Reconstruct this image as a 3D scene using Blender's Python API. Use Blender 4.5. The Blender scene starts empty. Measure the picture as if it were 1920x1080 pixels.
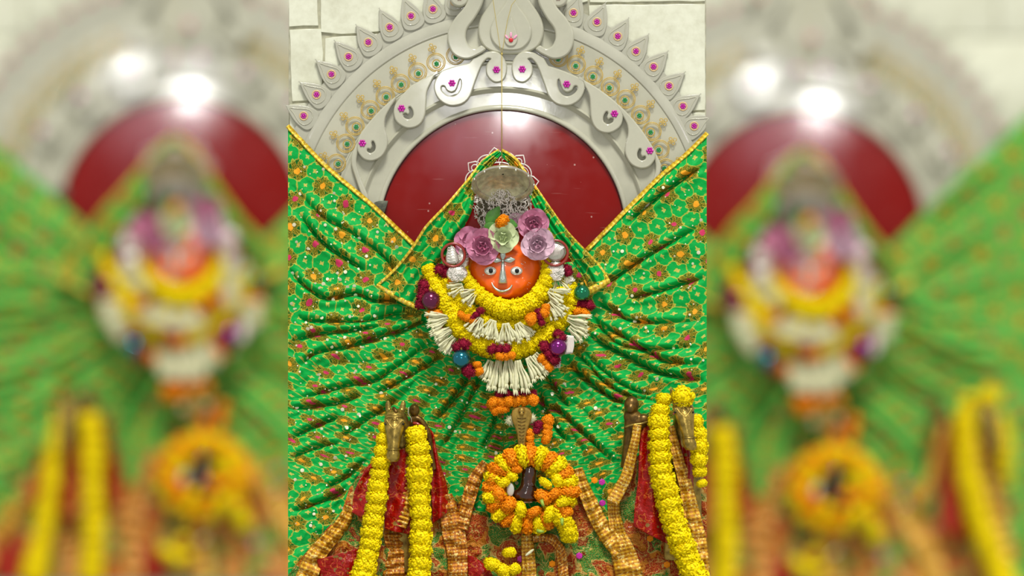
import bpy, bmesh, math, random
import numpy as np
from mathutils import Vector, Matrix, Euler
from mathutils.geometry import tessellate_polygon

# ------------------------------------------------------------------ camera, world, lights, exposure
C = bpy.context.scene.collection
SC = bpy.context.scene
S = 1 / 450.0            # metres per unit of the working grid (1 unit = 2.2 mm)
D = 14.0                 # camera to the near wall
FAR = 2.5                # the far shrines are 2.5 times larger and 2.5 times as far away
cam_d = bpy.data.cameras.new('camera')
cam = bpy.data.objects.new('camera', cam_d)
C.objects.link(cam)
cam.location = (0, 0, 0)
cam.rotation_euler = (math.pi / 2, 0, 0)
cam_d.sensor_width = 36
cam_d.lens = 36 * D / (1920 * S)
cam_d.clip_end = 200
cam_d.dof.use_dof = True
cam_d.dof.focus_distance = D - 85 * S
cam_d.dof.aperture_fstop = 0.70
SC.camera = cam

w = bpy.data.worlds.new('world')
SC.world = w
w.use_nodes = True
w.node_tree.nodes['Background'].inputs[0].default_value = (1.0, 0.985, 0.90, 1)
w.node_tree.nodes['Background'].inputs[1].default_value = 0.44

sun_d = bpy.data.lights.new('sun', 'SUN')
sun_d.energy = 2.6
sun_d.angle = math.radians(14)
sun_d.color = (1.0, 0.98, 0.92)
sun = bpy.data.objects.new('sun', sun_d)
sun.rotation_euler = (math.radians(36), 0, math.radians(6))
sun.location = (0, 2, 6)
C.objects.link(sun)


def area(name, x, z, y, sx, sz, radiance, color=(1, 1, 1)):
    """a rectangular lamp facing the wall (+Y)"""
    d = bpy.data.lights.new(name, 'AREA')
    d.shape = 'RECTANGLE'
    d.size = sx
    d.size_y = sz
    d.energy = radiance * math.pi * sx * sz
    d.color = color
    o = bpy.data.objects.new(name, d)
    o.location = (x, y, z)
    o.rotation_euler = (math.radians(90), 0, 0)
    C.objects.link(o)
    return o


def lamps(px, py, k):
    """ceiling lamps and added haze light of one shrine; (px, py) is the place on its wall they shine back from"""
    for nm, dx, dy, sx, sz, rad, d in (('ceiling_lamp', 26, -234, .13, .17, 170, 5.0),
                                       ('ceiling_lamp', -92, -284, .14, .14, 85, 5.0),
                                       ('haze_light', -40, -175, .62, .34, 6.5, 10.0)):  # broad area light added for the pale haze on the disc
        f = (1 + d / D)
        x = (px + dx - 960) * S * f * k
        z = (540 - (py + dy)) * S * f * k
        area(nm, x, z, (D - d) * k, sx * k, sz * k, rad, (1, 0.99, 0.97) if nm == 'ceiling_lamp' else (.95, .86, 1.0))


lamps(942, 437, 1)
lamps(942 - 608, 437 - 24, FAR)
lamps(942 + 568, 437, FAR)

SC.view_settings.view_transform = 'Standard'
SC.view_settings.look = 'None'
SC.view_settings.gamma = 1
SC.view_settings.use_curve_mapping = False
SC.view_settings.exposure = 0.10
SC.cycles.max_bounces = 6
SC.cycles.diffuse_bounces = 3
SC.cycles.glossy_bounces = 3
SC.cycles.use_denoising = True

RND = random.Random(7)
NP = np.random.RandomState(5)


# ------------------------------------------------------------------ node helper
class V:
    """a value in a shader tree; arithmetic makes Math nodes"""
    def __init__(s, nt, sock):
        s.nt, s.k = nt, sock

    def op(s, o, b=None, c=None):
        n = s.nt.nodes.new('ShaderNodeMath')
        n.operation = o
        s.nt.links.new(s.k, n.inputs[0])
        for i, q in ((1, b), (2, c)):
            if q is None:
                continue
            if isinstance(q, V):
                s.nt.links.new(q.k, n.inputs[i])
            else:
                n.inputs[i].default_value = q
        return V(s.nt, n.outputs[0])

    def __add__(s, b): return s.op('ADD', b)
    def __sub__(s, b): return s.op('SUBTRACT', b)
    def __mul__(s, b): return s.op('MULTIPLY', b)
    def __truediv__(s, b): return s.op('DIVIDE', b)
    def lt(s, b, soft=0.0):
        if soft:
            return ((s - b) * (-1.0 / soft) + 0.5).op('MINIMUM', 1.0).op('MAXIMUM', 0.0)
        return s.op('LESS_THAN', b)
    def gt(s, b, soft=0.0):
        if soft:
            return ((s - b) * (1.0 / soft) + 0.5).op('MINIMUM', 1.0).op('MAXIMUM', 0.0)
        return s.op('GREATER_THAN', b)
    def sin(s): return s.op('SINE')
    def cos(s): return s.op('COSINE')
    def abs(s): return s.op('ABSOLUTE')


def new_mat(name):
    m = bpy.data.materials.new(name)
    m.use_nodes = True
    nt = m.node_tree
    b = nt.nodes['Principled BSDF']
    return m, nt, b


def const(nt, v):
    n = nt.nodes.new('ShaderNodeValue')
    n.outputs[0].default_value = v
    return V(nt, n.outputs[0])


def mix(nt, f, a, b):
    n = nt.nodes.new('ShaderNodeMix')
    n.data_type = 'RGBA'
    if isinstance(f, V):
        nt.links.new(f.k, n.inputs[0])
    else:
        n.inputs[0].default_value = f
    for i, q in ((6, a), (7, b)):
        if isinstance(q, tuple):
            n.inputs[i].default_value = (*q[:3], 1)
        else:
            nt.links.new(q, n.inputs[i])
    return n.outputs[2]


def coords(nt, kind='Object', uv=None):
    if uv:
        n = nt.nodes.new('ShaderNodeUVMap')
        n.uv_map = uv
        return n.outputs[0]
    return nt.nodes.new('ShaderNodeTexCoord').outputs[kind]


def noise(nt, vec, scale, detail=2, rough=.5, out=0, dim='3D'):
    n = nt.nodes.new('ShaderNodeTexNoise')
    n.noise_dimensions = dim
    n.inputs['Scale'].default_value = scale
    n.inputs['Detail'].default_value = detail
    n.inputs['Roughness'].default_value = rough
    nt.links.new(vec, n.inputs['Vector'])
    return V(nt, n.outputs[out])


def voro(nt, vec, scale, feature='F1', out='Distance'):
    n = nt.nodes.new('ShaderNodeTexVoronoi')
    n.feature = feature
    n.inputs['Scale'].default_value = scale
    nt.links.new(vec, n.inputs['Vector'])
    return V(nt, n.outputs[out])


def bump(nt, b, h, strength, dist):
    n = nt.nodes.new('ShaderNodeBump')
    n.inputs['Strength'].default_value = strength
    n.inputs['Distance'].default_value = dist
    nt.links.new(h.k, n.inputs['Height'])
    nt.links.new(n.outputs[0], b.inputs['Normal'])


def lin(c):
    """sRGB 0-255 to linear"""
    o = []
    for v in c:
        v /= 255
        o.append(v / 12.92 if v <= .04045 else ((v + .055) / 1.055) ** 2.4)
    return tuple(o)


def simple(name, c, rough=.5, metal=0, var=0.0, vscale=60, bumpd=0, bscale=200, spec=.5, sss=0, coat=0):
    m, nt, b = new_mat(name)
    c = lin(c)
    b.inputs['Base Color'].default_value = (*c, 1)
    b.inputs['Roughness'].default_value = rough
    b.inputs['Metallic'].default_value = metal
    b.inputs['Specular IOR Level'].default_value = spec
    if coat:
        b.inputs['Coat Weight'].default_value = coat
        b.inputs['Coat Roughness'].default_value = .08
    if sss:
        b.inputs['Subsurface Weight'].default_value = sss
        b.inputs['Subsurface Radius'].default_value = (.01, .006, .003)
    if var:
        o = coords(nt)
        f = noise(nt, o, vscale, 3)
        c2 = tuple(max(0, v * (1 - var)) for v in c)
        c3 = tuple(min(1, v * (1 + var * .6)) for v in c)
        nt.links.new(mix(nt, ((f - .5) * 3 + .5).op('MINIMUM', 1).op('MAXIMUM', 0), c2, c3), b.inputs['Base Color'])
    if bumpd:
        bump(nt, b, noise(nt, coords(nt), bscale, 3), .6, bumpd)
    return m


M = {}
M['yellow'] = simple('marigold_yellow', (255, 228, 4), .6, var=.05, vscale=150, spec=.15)
M['orange'] = simple('marigold_orange', (255, 148, 6), .6, var=.16, vscale=150, spec=.2)
M['maroon'] = simple('maroon_petals', (140, 16, 48), .7, var=.35, vscale=200, spec=.2)
M['white'] = simple('tuberose_white', (226, 224, 184), .5, var=.16, vscale=120, spec=.3)
M['pink'] = simple('rose_pink', (236, 160, 192), .5, var=.35, vscale=60, spec=.3, sss=.1)
M['pale_pink'] = simple('rose_pale_pink', (238, 204, 220), .5, var=.18, vscale=60, spec=.3)
M['cream'] = simple('rose_cream_green', (226, 238, 190), .5, var=.14, vscale=60, spec=.3)
M['leaf'] = simple('green_leaf', (74, 140, 38), .4, var=.3, vscale=50, bumpd=.001, bscale=120)
M['stem'] = simple('pale_stem', (150, 180, 60), .5, var=.2)
M['string'] = simple('gold_thread', (196, 176, 96), .5, metal=.2)
M['face'] = simple('vermilion', (255, 104, 12), .32, var=.13, vscale=22, bumpd=.0008, bscale=90, coat=.25)
M['eye_white'] = simple('enamel_white', (240, 240, 232), .2)
M['black'] = simple('enamel_black', (8, 8, 8), .15)
M['teal_ball'] = simple('teal_mirror_ball', (20, 120, 140), .16, metal=.85, coat=.6)
M['purple_ball'] = simple('purple_mirror_ball', (140, 30, 130), .16, metal=.85, coat=.6)
M['wine_ball'] = simple('wine_mirror_ball', (112, 26, 72), .2, metal=.7, coat=.6)
M['green_ball'] = simple('green_mirror_ball', (20, 140, 95), .16, metal=.85, coat=.6)
M['magenta'] = simple('magenta_stone', (205, 30, 170), .25, var=.4, vscale=260, coat=.5)
M['green_gem'] = simple('green_stone', (20, 150, 75), .25, var=.4, vscale=260, coat=.5)
M['red_gem'] = simple('red_stone', (215, 30, 45), .2, coat=.5)
M['pink_gem'] = simple('pink_stone', (240, 170, 200), .15, coat=.5)
M['gold_line'] = simple('gold_paint', (208, 172, 62), .35, metal=.15)
M['peach'] = simple('peach_bezel', (226, 192, 140), .4, metal=.1)
M['brown_ring'] = simple('maroon_bangle', (150, 40, 24), .3, coat=.5)
M['plinth'] = simple('plinth_stone', (120, 110, 90), .7, var=.2, vscale=8)
M['dark_fill'] = simple('dark_grey_fill', (96, 100, 84), .7, var=.5, vscale=60)
M['pearl'] = simple('pearl_white_oval', (196, 196, 186), .35)
M['sequin'] = simple('sequin_white_gold', (255, 250, 214), .25, metal=.25, spec=.8)
M['straw'] = simple('dry_twig', (120, 100, 50), .7)


def marble(name, base, grime, gscale, veins=.5, rough=.18):
    m, nt, b = new_mat(name)
    o = coords(nt)
    n1 = noise(nt, o, gscale, 5, .6)
    n2 = noise(nt, o, gscale * 5, 4, .65)
    f = ((n1 - .45) * 2.2).op('MAXIMUM', 0).op('MINIMUM', 1) * .7 + (n2 - .4).op('MAXIMUM', 0) * veins
    nt.links.new(mix(nt, f.op('MINIMUM', 1), lin(base), lin(grime)), b.inputs['Base Color'])
    b.inputs['Roughness'].default_value = rough
    nt.links.new((n2 * .12 + (rough - .09)).k, b.inputs['Roughness'])
    bump(nt, b, n2, .06, .002)
    return m


M['marble'] = marble('grey_marble', (194, 193, 173), (160, 160, 142), 3.5, .5, .13)
M['marble_rim'] = marble('grey_marble_band', (188, 187, 170), (156, 156, 140), 4, .5, .16)
M['tile'] = marble('broken_white_tile', (232, 234, 212), (182, 180, 150), 5, .9, .35)
M['grout'] = simple('wall_mortar', (184, 182, 158), .8, var=.25, vscale=30, bumpd=.003, bscale=40)


def disc_mat():
    m, nt, b = new_mat('red_lacquer')
    o = coords(nt)
    sp = voro(nt, o, 26)
    pick = noise(nt, o, 9, 1)
    speck = sp.lt(.10) * pick.gt(.56)
    scr = nt.nodes.new('ShaderNodeMapping')
    nt.links.new(o, scr.inputs[0])
    scr.inputs['Rotation'].default_value = (0, .5, 0)
    scr.inputs['Scale'].default_value = (4, 1, 60)
    sc = noise(nt, scr.outputs[0], 1.5, 3).gt(.70, .08) * .12
    f = (speck * .55 + sc).op('MINIMUM', 1)
    nt.links.new(mix(nt, f, lin((134, 10, 5)), lin((225, 190, 180))), b.inputs['Base Color'])
    b.inputs['Roughness'].default_value = .13
    nt.links.new((noise(nt, o, 14, 4) * .14 + .03).k, b.inputs['Roughness'])
    b.inputs['Specular IOR Level'].default_value = .30
    return m


M['disc'] = disc_mat()


def gold_lace(name, c1, c2, freq):
    """woven gold ribbon, ribs across its length (v)"""
    m, nt, b = new_mat(name)
    uv = coords(nt, uv='UVMap')
    sep = nt.nodes.new('ShaderNodeSeparateXYZ')
    nt.links.new(uv, sep.inputs[0])
    u, v = V(nt, sep.outputs[0]), V(nt, sep.outputs[1])
    n = noise(nt, uv, .35, 3)
    rib = (v * freq + n * 3).sin() * .5 + .5
    rib2 = (u * freq * .9).sin() * .5 + .5
    f = (rib * .45 + rib2 * .25 + noise(nt, uv, .6, 3) * .4 - .1).op('MINIMUM', 1).op('MAXIMUM', 0)
    col = mix(nt, ((f - .5) * 1.7 + .5).op('MINIMUM', 1).op('MAXIMUM', 0), lin(c1), lin(c2))
    glit = voro(nt, uv, .42, out='Color')  # random cells: sparkle painted into the colour, pale and dark
    col = mix(nt, glit.gt(.76, .06) * .7, col, lin((255, 236, 150)))
    col = mix(nt, glit.lt(.20, .06) * .4, col, lin((84, 44, 10)))
    nt.links.new(col, b.inputs['Base Color'])
    b.inputs['Metallic'].default_value = .22
    b.inputs['Roughness'].default_value = .32
    bump(nt, b, rib * .7 + rib2 * .4 + noise(nt, uv, 1.2, 2) * 1.5, .5, .0025)
    return m


M['lace'] = gold_lace('gold_lace', (170, 104, 8), (244, 190, 44), .9)
M['lace_bright'] = gold_lace('gold_edging', (205, 160, 20), (255, 226, 70), 1.2)
M['lace_copper'] = gold_lace('copper_gold_lace', (154, 78, 10), (230, 156, 34), 1.0)
M['brass'] = simple('old_brass', (168, 142, 68), .27, metal=.75, var=.45, vscale=40, bumpd=.0012, bscale=150)
M['brass_dark'] = simple('dark_brass', (112, 84, 34), .36, metal=.65, var=.5, vscale=40, bumpd=.0012, bscale=150)
M['cobra'] = simple('cobra_brass', (170, 138, 62), .38, metal=.55, var=.3, vscale=60, bumpd=.001, bscale=200)
M['silver'] = simple('silver', (214, 212, 198), .28, metal=.75, var=.15, vscale=60)
M['silver_white'] = simple('bright_silver_wire', (245, 238, 230), .35, metal=.25)
M['bowl'] = simple('hammered_silver', (206, 200, 160), .2, metal=.35, var=.35, vscale=35, bumpd=.004, bscale=45)
M['silver_nose'] = simple('polished_silver', (196, 210, 200), .2, metal=.7)
M['lingam'] = simple('black_brown_stone', (58, 24, 12), .12, var=.7, vscale=25, coat=.8, bumpd=.0015, bscale=50)


def red_sash():
    m, nt, b = new_mat('red_brocade')
    uv = coords(nt, uv='UVMap')
    d = voro(nt, uv, .055)
    n = noise(nt, uv, .12, 3)
    fl = d.lt(.22, .05) * n.gt(.5, .05)
    line = ((noise(nt, uv, .045, 2) * 14).sin().abs()).lt(.16, .08)
    c = mix(nt, n, lin((118, 5, 2)), lin((182, 14, 4)))
    c = mix(nt, line * .55, c, lin((214, 120, 40)))
    c = mix(nt, fl * .6, c, lin((110, 130, 60)))
    nt.links.new(c, b.inputs['Base Color'])
    b.inputs['Roughness'].default_value = .3
    b.inputs['Specular IOR Level'].default_value = .35
    b.inputs['Coat Weight'].default_value = .08
    bump(nt, b, noise(nt, uv, .16, 3), .6, .012)
    return m


M['red'] = red_sash()


def brocade():
    m, nt, b = new_mat('red_green_brocade')
    uv = coords(nt, uv='UVMap')
    warp = noise(nt, uv, .03, 2, out=1)
    mp = nt.nodes.new('ShaderNodeVectorMath')
    mp.operation = 'MULTIPLY_ADD'
    nt.links.new(warp.k, mp.inputs[0])
    mp.inputs[1].default_value = (26, 26, 26)
    nt.links.new(uv, mp.inputs[2])
    p = mp.outputs[0]
    n1 = noise(nt, p, .021, 2)
    n2 = noise(nt, p, .046, 2)
    edge = (n1 - .5).abs().lt(.014, .008)
    edge2 = (n2 - .47).abs().lt(.012, .008)
    c = mix(nt, n1.gt(.5, .01), lin((172, 48, 14)), lin((48, 136, 52)))
    c = mix(nt, (n2.gt(.56, .01)) * n1.lt(.52), c, lin((206, 124, 30)))
    c = mix(nt, n2.lt(.40, .01) * n1.gt(.48), c, lin((132, 42, 20)))
    c = mix(nt, (edge + edge2).op('MINIMUM', 1) * .75, c, lin((222, 196, 110)))
    g = noise(nt, uv, .5, 2)
    c = mix(nt, g.gt(.55, .08) * .65, c, lin((214, 160, 66)))
    nt.links.new(c, b.inputs['Base Color'])
    b.inputs['Roughness'].default_value = .26
    b.inputs['Specular IOR Level'].default_value = .3
    b.inputs['Coat Weight'].default_value = .08
    b.inputs['Metallic'].default_value = .12
    bump(nt, b, noise(nt, uv, .10, 4, .6), .9, .03)
    return m


M['brocade'] = brocade()


def hex_group():
    """nearest point of a triangular lattice: local x, local y, distance, cell hash"""
    g = bpy.data.node_groups.new('nearest_lattice_point', 'ShaderNodeTree')
    for nm in ('x', 'y', 'a'):
        g.interface.new_socket(nm, in_out='INPUT', socket_type='NodeSocketFloat')
    for nm in ('d', 'ang', 'hash'):
        g.interface.new_socket(nm, in_out='OUTPUT', socket_type='NodeSocketFloat')
    i = g.nodes.new('NodeGroupInput')
    o = g.nodes.new('NodeGroupOutput')
    x, y, a = (V(g, i.outputs[k]) for k in range(3))
    b = a * 1.7320508
    i1, j1 = (x / a).op('ROUND'), (y / b).op('ROUND')
    gx, gy = x - i1 * a, y - j1 * b
    i2, j2 = (x / a - .5).op('ROUND') + .5, (y / b - .5).op('ROUND') + .5
    hx, hy = x - i2 * a, y - j2 * b
    d1 = (gx * gx + gy * gy).op('SQRT')
    d2 = (hx * hx + hy * hy).op('SQRT')
    k = d2.op('LESS_THAN', d1)
    sel = lambda p, q: p + (q - p) * k
    lx, ly = sel(gx, hx), sel(gy, hy)
    h = ((sel(i1, i2) * 12.9898 + sel(j1, j2) * 78.233).sin() * 43758.5453).op('FRACT')
    outs = (d1.op('MINIMUM', d2), ly.op('ARCTAN2', lx), h)
    for q, v in enumerate(outs):
        g.links.new(v.k, o.inputs[q])
    return g


HEX = hex_group()


def hexn(nt, x, y, a):
    n = nt.nodes.new('ShaderNodeGroup')
    n.node_tree = HEX
    nt.links.new(x.k, n.inputs[0])
    nt.links.new(y.k, n.inputs[1])
    n.inputs[2].default_value = a
    return [V(nt, n.outputs[k]) for k in range(3)]


def green_cloth():
    m, nt, b = new_mat('green_embroidered_cloth')
    uv = coords(nt, uv='UVMap')
    wv = noise(nt, uv, .018, 2, out=1)
    mp = nt.nodes.new('ShaderNodeVectorMath')
    mp.operation = 'MULTIPLY_ADD'
    nt.links.new(wv.k, mp.inputs[0])
    mp.inputs[1].default_value = (22, 22, 0)
    nt.links.new(uv, mp.inputs[2])
    sep = nt.nodes.new('ShaderNodeSeparateXYZ')
    nt.links.new(mp.outputs[0], sep.inputs[0])
    jit = noise(nt, uv, .16, 2)
    x = V(nt, sep.outputs[0]) + (jit - .5) * 5
    y = V(nt, sep.outputs[1]) + (jit - .5) * 5
    a = 56.0
    t = a / math.sqrt(3)
    dF, aF, hF = hexn(nt, x, y, a)
    dA, aA, hA = hexn(nt, x, y + (-t), a)
    dB, aB, hB = hexn(nt, x, y + t, a)
    dR = dA.op('MINIMUM', dB)
    aR = aA + (aB - aA) * dB.op('LESS_THAN', dA)
    fine = noise(nt, uv, .42, 3, .7)
    fine2 = noise(nt, uv, .8, 2, .7)
    # between the flowers: gold thread on dark green
    olive = mix(nt, fine.gt(.60, .07), lin((0, 112, 36)), lin((212, 184, 50)))
    green = mix(nt, noise(nt, uv, .03, 2), lin((0, 146, 54)), lin((2, 188, 80)))
    # rings of plain green with a gold dot
    rr = (aR * 6).cos() * 1.0 + 16.6
    ring = dR.lt(rr, 1.2)
    ring_line = (dR - rr).abs().lt(.75, .8)
    dotf = dR.lt((aR * 4).sin() * 1.1 + 3.6, 1.0)
    col = mix(nt, ring, olive, green)
    col = mix(nt, dotf * fine2.gt(.42, .15), col, lin((214, 190, 90)))
    # flowers
    rf = ((aF * 3.5).cos().abs()) * 13.5 + 6.5
    fl = dF.lt(rf, 1)
    fl_line = (dF - rf).abs().lt(.9, .9)
    fcol = mix(nt, fine2.gt(.53, .07), lin((36, 90, 8)), lin((232, 194, 58)))
    col = mix(nt, fl, col, fcol)
    col = mix(nt, (fl_line + ring_line).op('MINIMUM', 1) * .75, col, lin((216, 206, 80)))
    cen = dF.lt(5.4, .9)
    ccol = mix(nt, hF.gt(.5), lin((206, 56, 98)), lin((244, 166, 36)))
    col = mix(nt, cen, col, ccol)
    nt.links.new(col, b.inputs['Base Color'])
    gold = ((const(nt, 1.0) - ring) * (const(nt, 1.0) - cen) * fine.gt(.52, .12))
    nt.links.new((gold * .12).k, b.inputs['Metallic'])
    nt.links.new((const(nt, .55) - gold * .25).k, b.inputs['Roughness'])
    b.inputs['Specular IOR Level'].default_value = .18
    bump(nt, b, gold * fine2 * 2 + noise(nt, uv, .05, 3) * 3, .7, .004)
    return m


M['green'] = green_cloth()


# ------------------------------------------------------------------ geometry helpers
def W(x, y, z=0):
    """grid (x right, y down, z off the wall) to world; nearer things sit nearer the lens axis"""
    f = 1 - z * S / D
    return Vector(((x - 960) * S * f, D - z * S, (540 - y) * S * f))


def tag(o, label, cat, group=None, kind=None):
    if label: o['label'] = label
    if cat: o['category'] = cat
    if group: o['group'] = group
    if kind: o['kind'] = kind
    return o


THINGS = []      # (root, cx, cy, label, category) for the far copies


def thing(name, x, y, z, label, cat, group=None, far='lr', farlabel=None):
    o = bpy.data.objects.new(name, None)
    o.empty_display_size = .02
    o.location = W(x, y, z)
    C.objects.link(o)
    o['org'] = (float(x), float(y), float(z))
    tag(o, label, cat, group)
    THINGS.append((o, x, y, far, farlabel or label))
    return o


def mkmesh(name, verts, faces, mat=None, uv=None, smooth=True):
    """verts in grid units relative to the thing: (dx, dy down, dz towards the viewer)"""
    me = bpy.data.meshes.new(name)
    v = np.asarray(verts, dtype=float)
    v = np.stack([v[:, 0] * S, -v[:, 2] * S, -v[:, 1] * S], 1)
    me.from_pydata(v.tolist(), [], faces)
    if mat is not None:
        me.materials.append(M[mat] if isinstance(mat, str) else mat)
    if uv is not None:
        l = me.uv_layers.new(name='UVMap')
        vi = np.empty(len(me.loops), dtype=np.int32)
        me.loops.foreach_get('vertex_index', vi)
        l.data.foreach_set('uv', np.asarray(uv, dtype=np.float32)[vi].ravel())
    if smooth:
        me.shade_smooth()
    me.update()
    return me


def put(name, me, parent=None, x=0, y=0, z=0, rot=0.0, sc=1.0, rx=0.0, ry=0.0):
    """child at (x,y,z) relative to its parent; rot turns in the picture plane (counter-clockwise)"""
    o = bpy.data.objects.new(name, me)
    C.objects.link(o)
    o.location = (x * S, -z * S, -y * S)
    o.rotation_euler = Euler((rx, -rot, ry), 'XZY') if (rx or ry) else Euler((0, -rot, 0))
    o.scale = (sc, sc, sc) if isinstance(sc, (int, float)) else sc
    if parent:
        o.parent = parent
    return o


def catmull(pts, n=6, closed=False):
    P = [np.array(p, dtype=float) for p in pts]
    out = []
    m = len(P)
    segs = m if closed else m - 1
    for i in range(segs):
        if closed:
            p0, p1, p2, p3 = P[(i - 1) % m], P[i], P[(i + 1) % m], P[(i + 2) % m]
        else:
            p0, p1, p2, p3 = P[max(i - 1, 0)], P[i], P[i + 1], P[min(i + 2, m - 1)]
        for k in range(n):
            t = k / n
            out.append(.5 * ((2 * p1) + (-p0 + p2) * t + (2 * p0 - 5 * p1 + 4 * p2 - p3) * t * t + (-p0 + 3 * p1 - 3 * p2 + p3) * t ** 3))
    if not closed:
        out.append(P[-1])
    return np.array(out)


class MB:
    def __init__(s):
        s.v, s.f, s.uv = [], [], []

    def add(s, v, f):
        o = len(s.v)
        s.v += [tuple(q) for q in v]
        s.f += [tuple(i + o for i in q) for q in f]

    def tube(s, pts, r, n=6, closed=False, flat=1.0):
        pts = np.asarray(pts, dtype=float)
        if pts.shape[1] == 2:
            pts = np.c_[pts, np.zeros(len(pts))]
        m = len(pts)
        rr = np.full(m, r) if np.isscalar(r) else np.asarray(r, dtype=float)
        vs = []
        prev = None
        for i in range(m):
            a = pts[(i + 1) % m if closed else min(i + 1, m - 1)]
            b = pts[(i - 1) % m if closed else max(i - 1, 0)]
            t = a - b
            t /= (np.linalg.norm(t) + 1e-9)
            ref = np.array([0, 0, 1.0]) if abs(t[2]) < .9 else np.array([1.0, 0, 0])
            u = np.cross(t, ref); u /= np.linalg.norm(u)
            w_ = np.cross(u, t)
            for k in range(n):
                an = 2 * math.pi * k / n
                vs.append(pts[i] + rr[i] * (math.cos(an) * u + flat * math.sin(an) * w_))
        fs = []
        for i in range(m if closed else m - 1):
            j = (i + 1) % m
            for k in range(n):
                fs.append((i * n + k, j * n + k, j * n + (k + 1) % n, i * n + (k + 1) % n))
        if not closed:
            fs.append(tuple(range(n)))
            fs.append(tuple((m - 1) * n + k for k in reversed(range(n))))
        s.add(vs, fs)
        return s

    def ell(s, c, r, nu=16, nv=10):
        vs, fs = [], []
        r = (r, r, r) if np.isscalar(r) else r
        for j in range(nv + 1):
            ph = math.pi * j / nv
            for i in range(nu):
                th = 2 * math.pi * i / nu
                vs.append((c[0] + r[0] * math.sin(ph) * math.cos(th), c[1] - r[1] * math.cos(ph), c[2] + r[2] * math.sin(ph) * math.sin(th)))
        for j in range(nv):
            for i in range(nu):
                fs.append((j * nu + i, j * nu + (i + 1) % nu, (j + 1) * nu + (i + 1) % nu, (j + 1) * nu + i))
        s.add(vs, fs)
        return s

    def loft(s, secs, n=16):
        """secs: (x, y, z, rx, rz) horizontal ellipses, joined downward, closed at both ends"""
        vs, fs = [], []
        for (x, y, z, rx, rz) in secs:
            for k in range(n):
                a = 2 * math.pi * k / n
                vs.append((x + rx * math.cos(a), y, z + rz * math.sin(a)))
        for j in range(len(secs) - 1):
            for k in range(n):
                fs.append((j * n + k, j * n + (k + 1) % n, (j + 1) * n + (k + 1) % n, (j + 1) * n + k))
        fs.append(tuple(reversed(range(n))))
        fs.append(tuple((len(secs) - 1) * n + k for k in range(n)))
        s.add(vs, fs)
        return s

    def plate(s, outer, holes=(), z0=0, z1=8, bev=2.0, back=False):
        """flat piece with a rounded edge"""
        def prep(L, solid_inside):
            L = np.asarray(L, dtype=float)
            ar = .5 * np.sum(L[:, 0] * np.roll(L[:, 1], -1) - np.roll(L[:, 0], -1) * L[:, 1])
            if ar < 0:
                L = L[::-1]
            t = np.roll(L, -1, 0) - np.roll(L, 1, 0)
            t /= (np.linalg.norm(t, axis=1)[:, None] + 1e-9)
            nrm = np.stack([-t[:, 1], t[:, 0]], 1)     # towards the inside of the loop
            return L, nrm if solid_inside else -nrm
        loops = [prep(outer, True)] + [prep(h, False) for h in holes]
        prof = [(0, z0), (0, z1 - bev), (bev * .3, z1 - bev * .3), (bev, z1)]
        if not back:
            pass
        top, idx = [], []
        for L, nrm in loops:
            base = len(s.v)
            n = len(L)
            for off, z in prof:
                for p, q in zip(L, nrm):
                    s.v.append((p[0] + q[0] * off, p[1] + q[1] * off, z))
            for r_ in range(len(prof) - 1):
                for k in range(n):
                    a, b_ = base + r_ * n + k, base + r_ * n + (k + 1) % n
                    s.f.append((a, b_, b_ + n, a + n))
            tb = base + (len(prof) - 1) * n
            top.append([Vector((s.v[tb + k][0], s.v[tb + k][1], 0)) for k in range(n)])
            idx += [tb + k for k in range(n)]
        for tri in tessellate_polygon(top):
            s.f.append(tuple(idx[t] for t in tri))
        return s

    def mesh(s, name, mat, rel=(0, 0, 0), smooth=True, uv=None):
        v = np.asarray(s.v, dtype=float) - np.asarray(rel, dtype=float)
        return mkmesh(name, v, s.f, mat, uv, smooth)


def fixnormals(me):
    b = bmesh.new()
    b.from_mesh(me)
    bmesh.ops.recalc_face_normals(b, faces=b.faces)
    b.to_mesh(me)
    b.free()
    return me


def sharp(o, deg=40):
    """smooth shading with crisp edges; faces that lie flat in the wall's plane stay flat"""
    me = o.data
    for p in me.polygons:
        p.use_smooth = True
    me.set_sharp_from_angle(angle=math.radians(deg))
    me.update()
    pol = list(me.polygons)
    flat = [abs(p.normal.y) > .9995 for p in pol]
    cnt = {}
    for p, f in zip(pol, flat):
        for k in p.edge_keys:
            cnt.setdefault(k, []).append(f)
    for e in me.edges:          # rim of a flat cap
        q = cnt.get(tuple(sorted(e.vertices)), [])
        if len(q) == 2 and q[0] != q[1]:
            e.use_edge_sharp = True
    for p, f in zip(pol, flat):
        if f:
            p.use_smooth = False
    return o


def remesh(o, voxel, smooth=6):
    m = o.modifiers.new('remesh', 'REMESH')
    m.mode = 'VOXEL'
    m.voxel_size = voxel * S
    m.use_smooth_shade = True
    sm = o.modifiers.new('smooth', 'SMOOTH')
    sm.factor = .5
    sm.iterations = smooth
    return o


def interp_rows(L, R, nu, nv):
    def res(P, n):
        c = catmull(P, 10)
        d = np.r_[0, np.cumsum(np.linalg.norm(np.diff(c, axis=0), axis=1))]
        t = np.linspace(0, d[-1], n)
        return np.stack([np.interp(t, d, c[:, k]) for k in range(c.shape[1])], 1), d[-1]
    l, dl = res(L, nv + 1)
    r, dr = res(R, nv + 1)
    u = np.linspace(0, 1, nu + 1)[None, :, None]
    g = l[:, None, :] * (1 - u) + r[:, None, :] * u
    return g, (dl + dr) / 2


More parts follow.
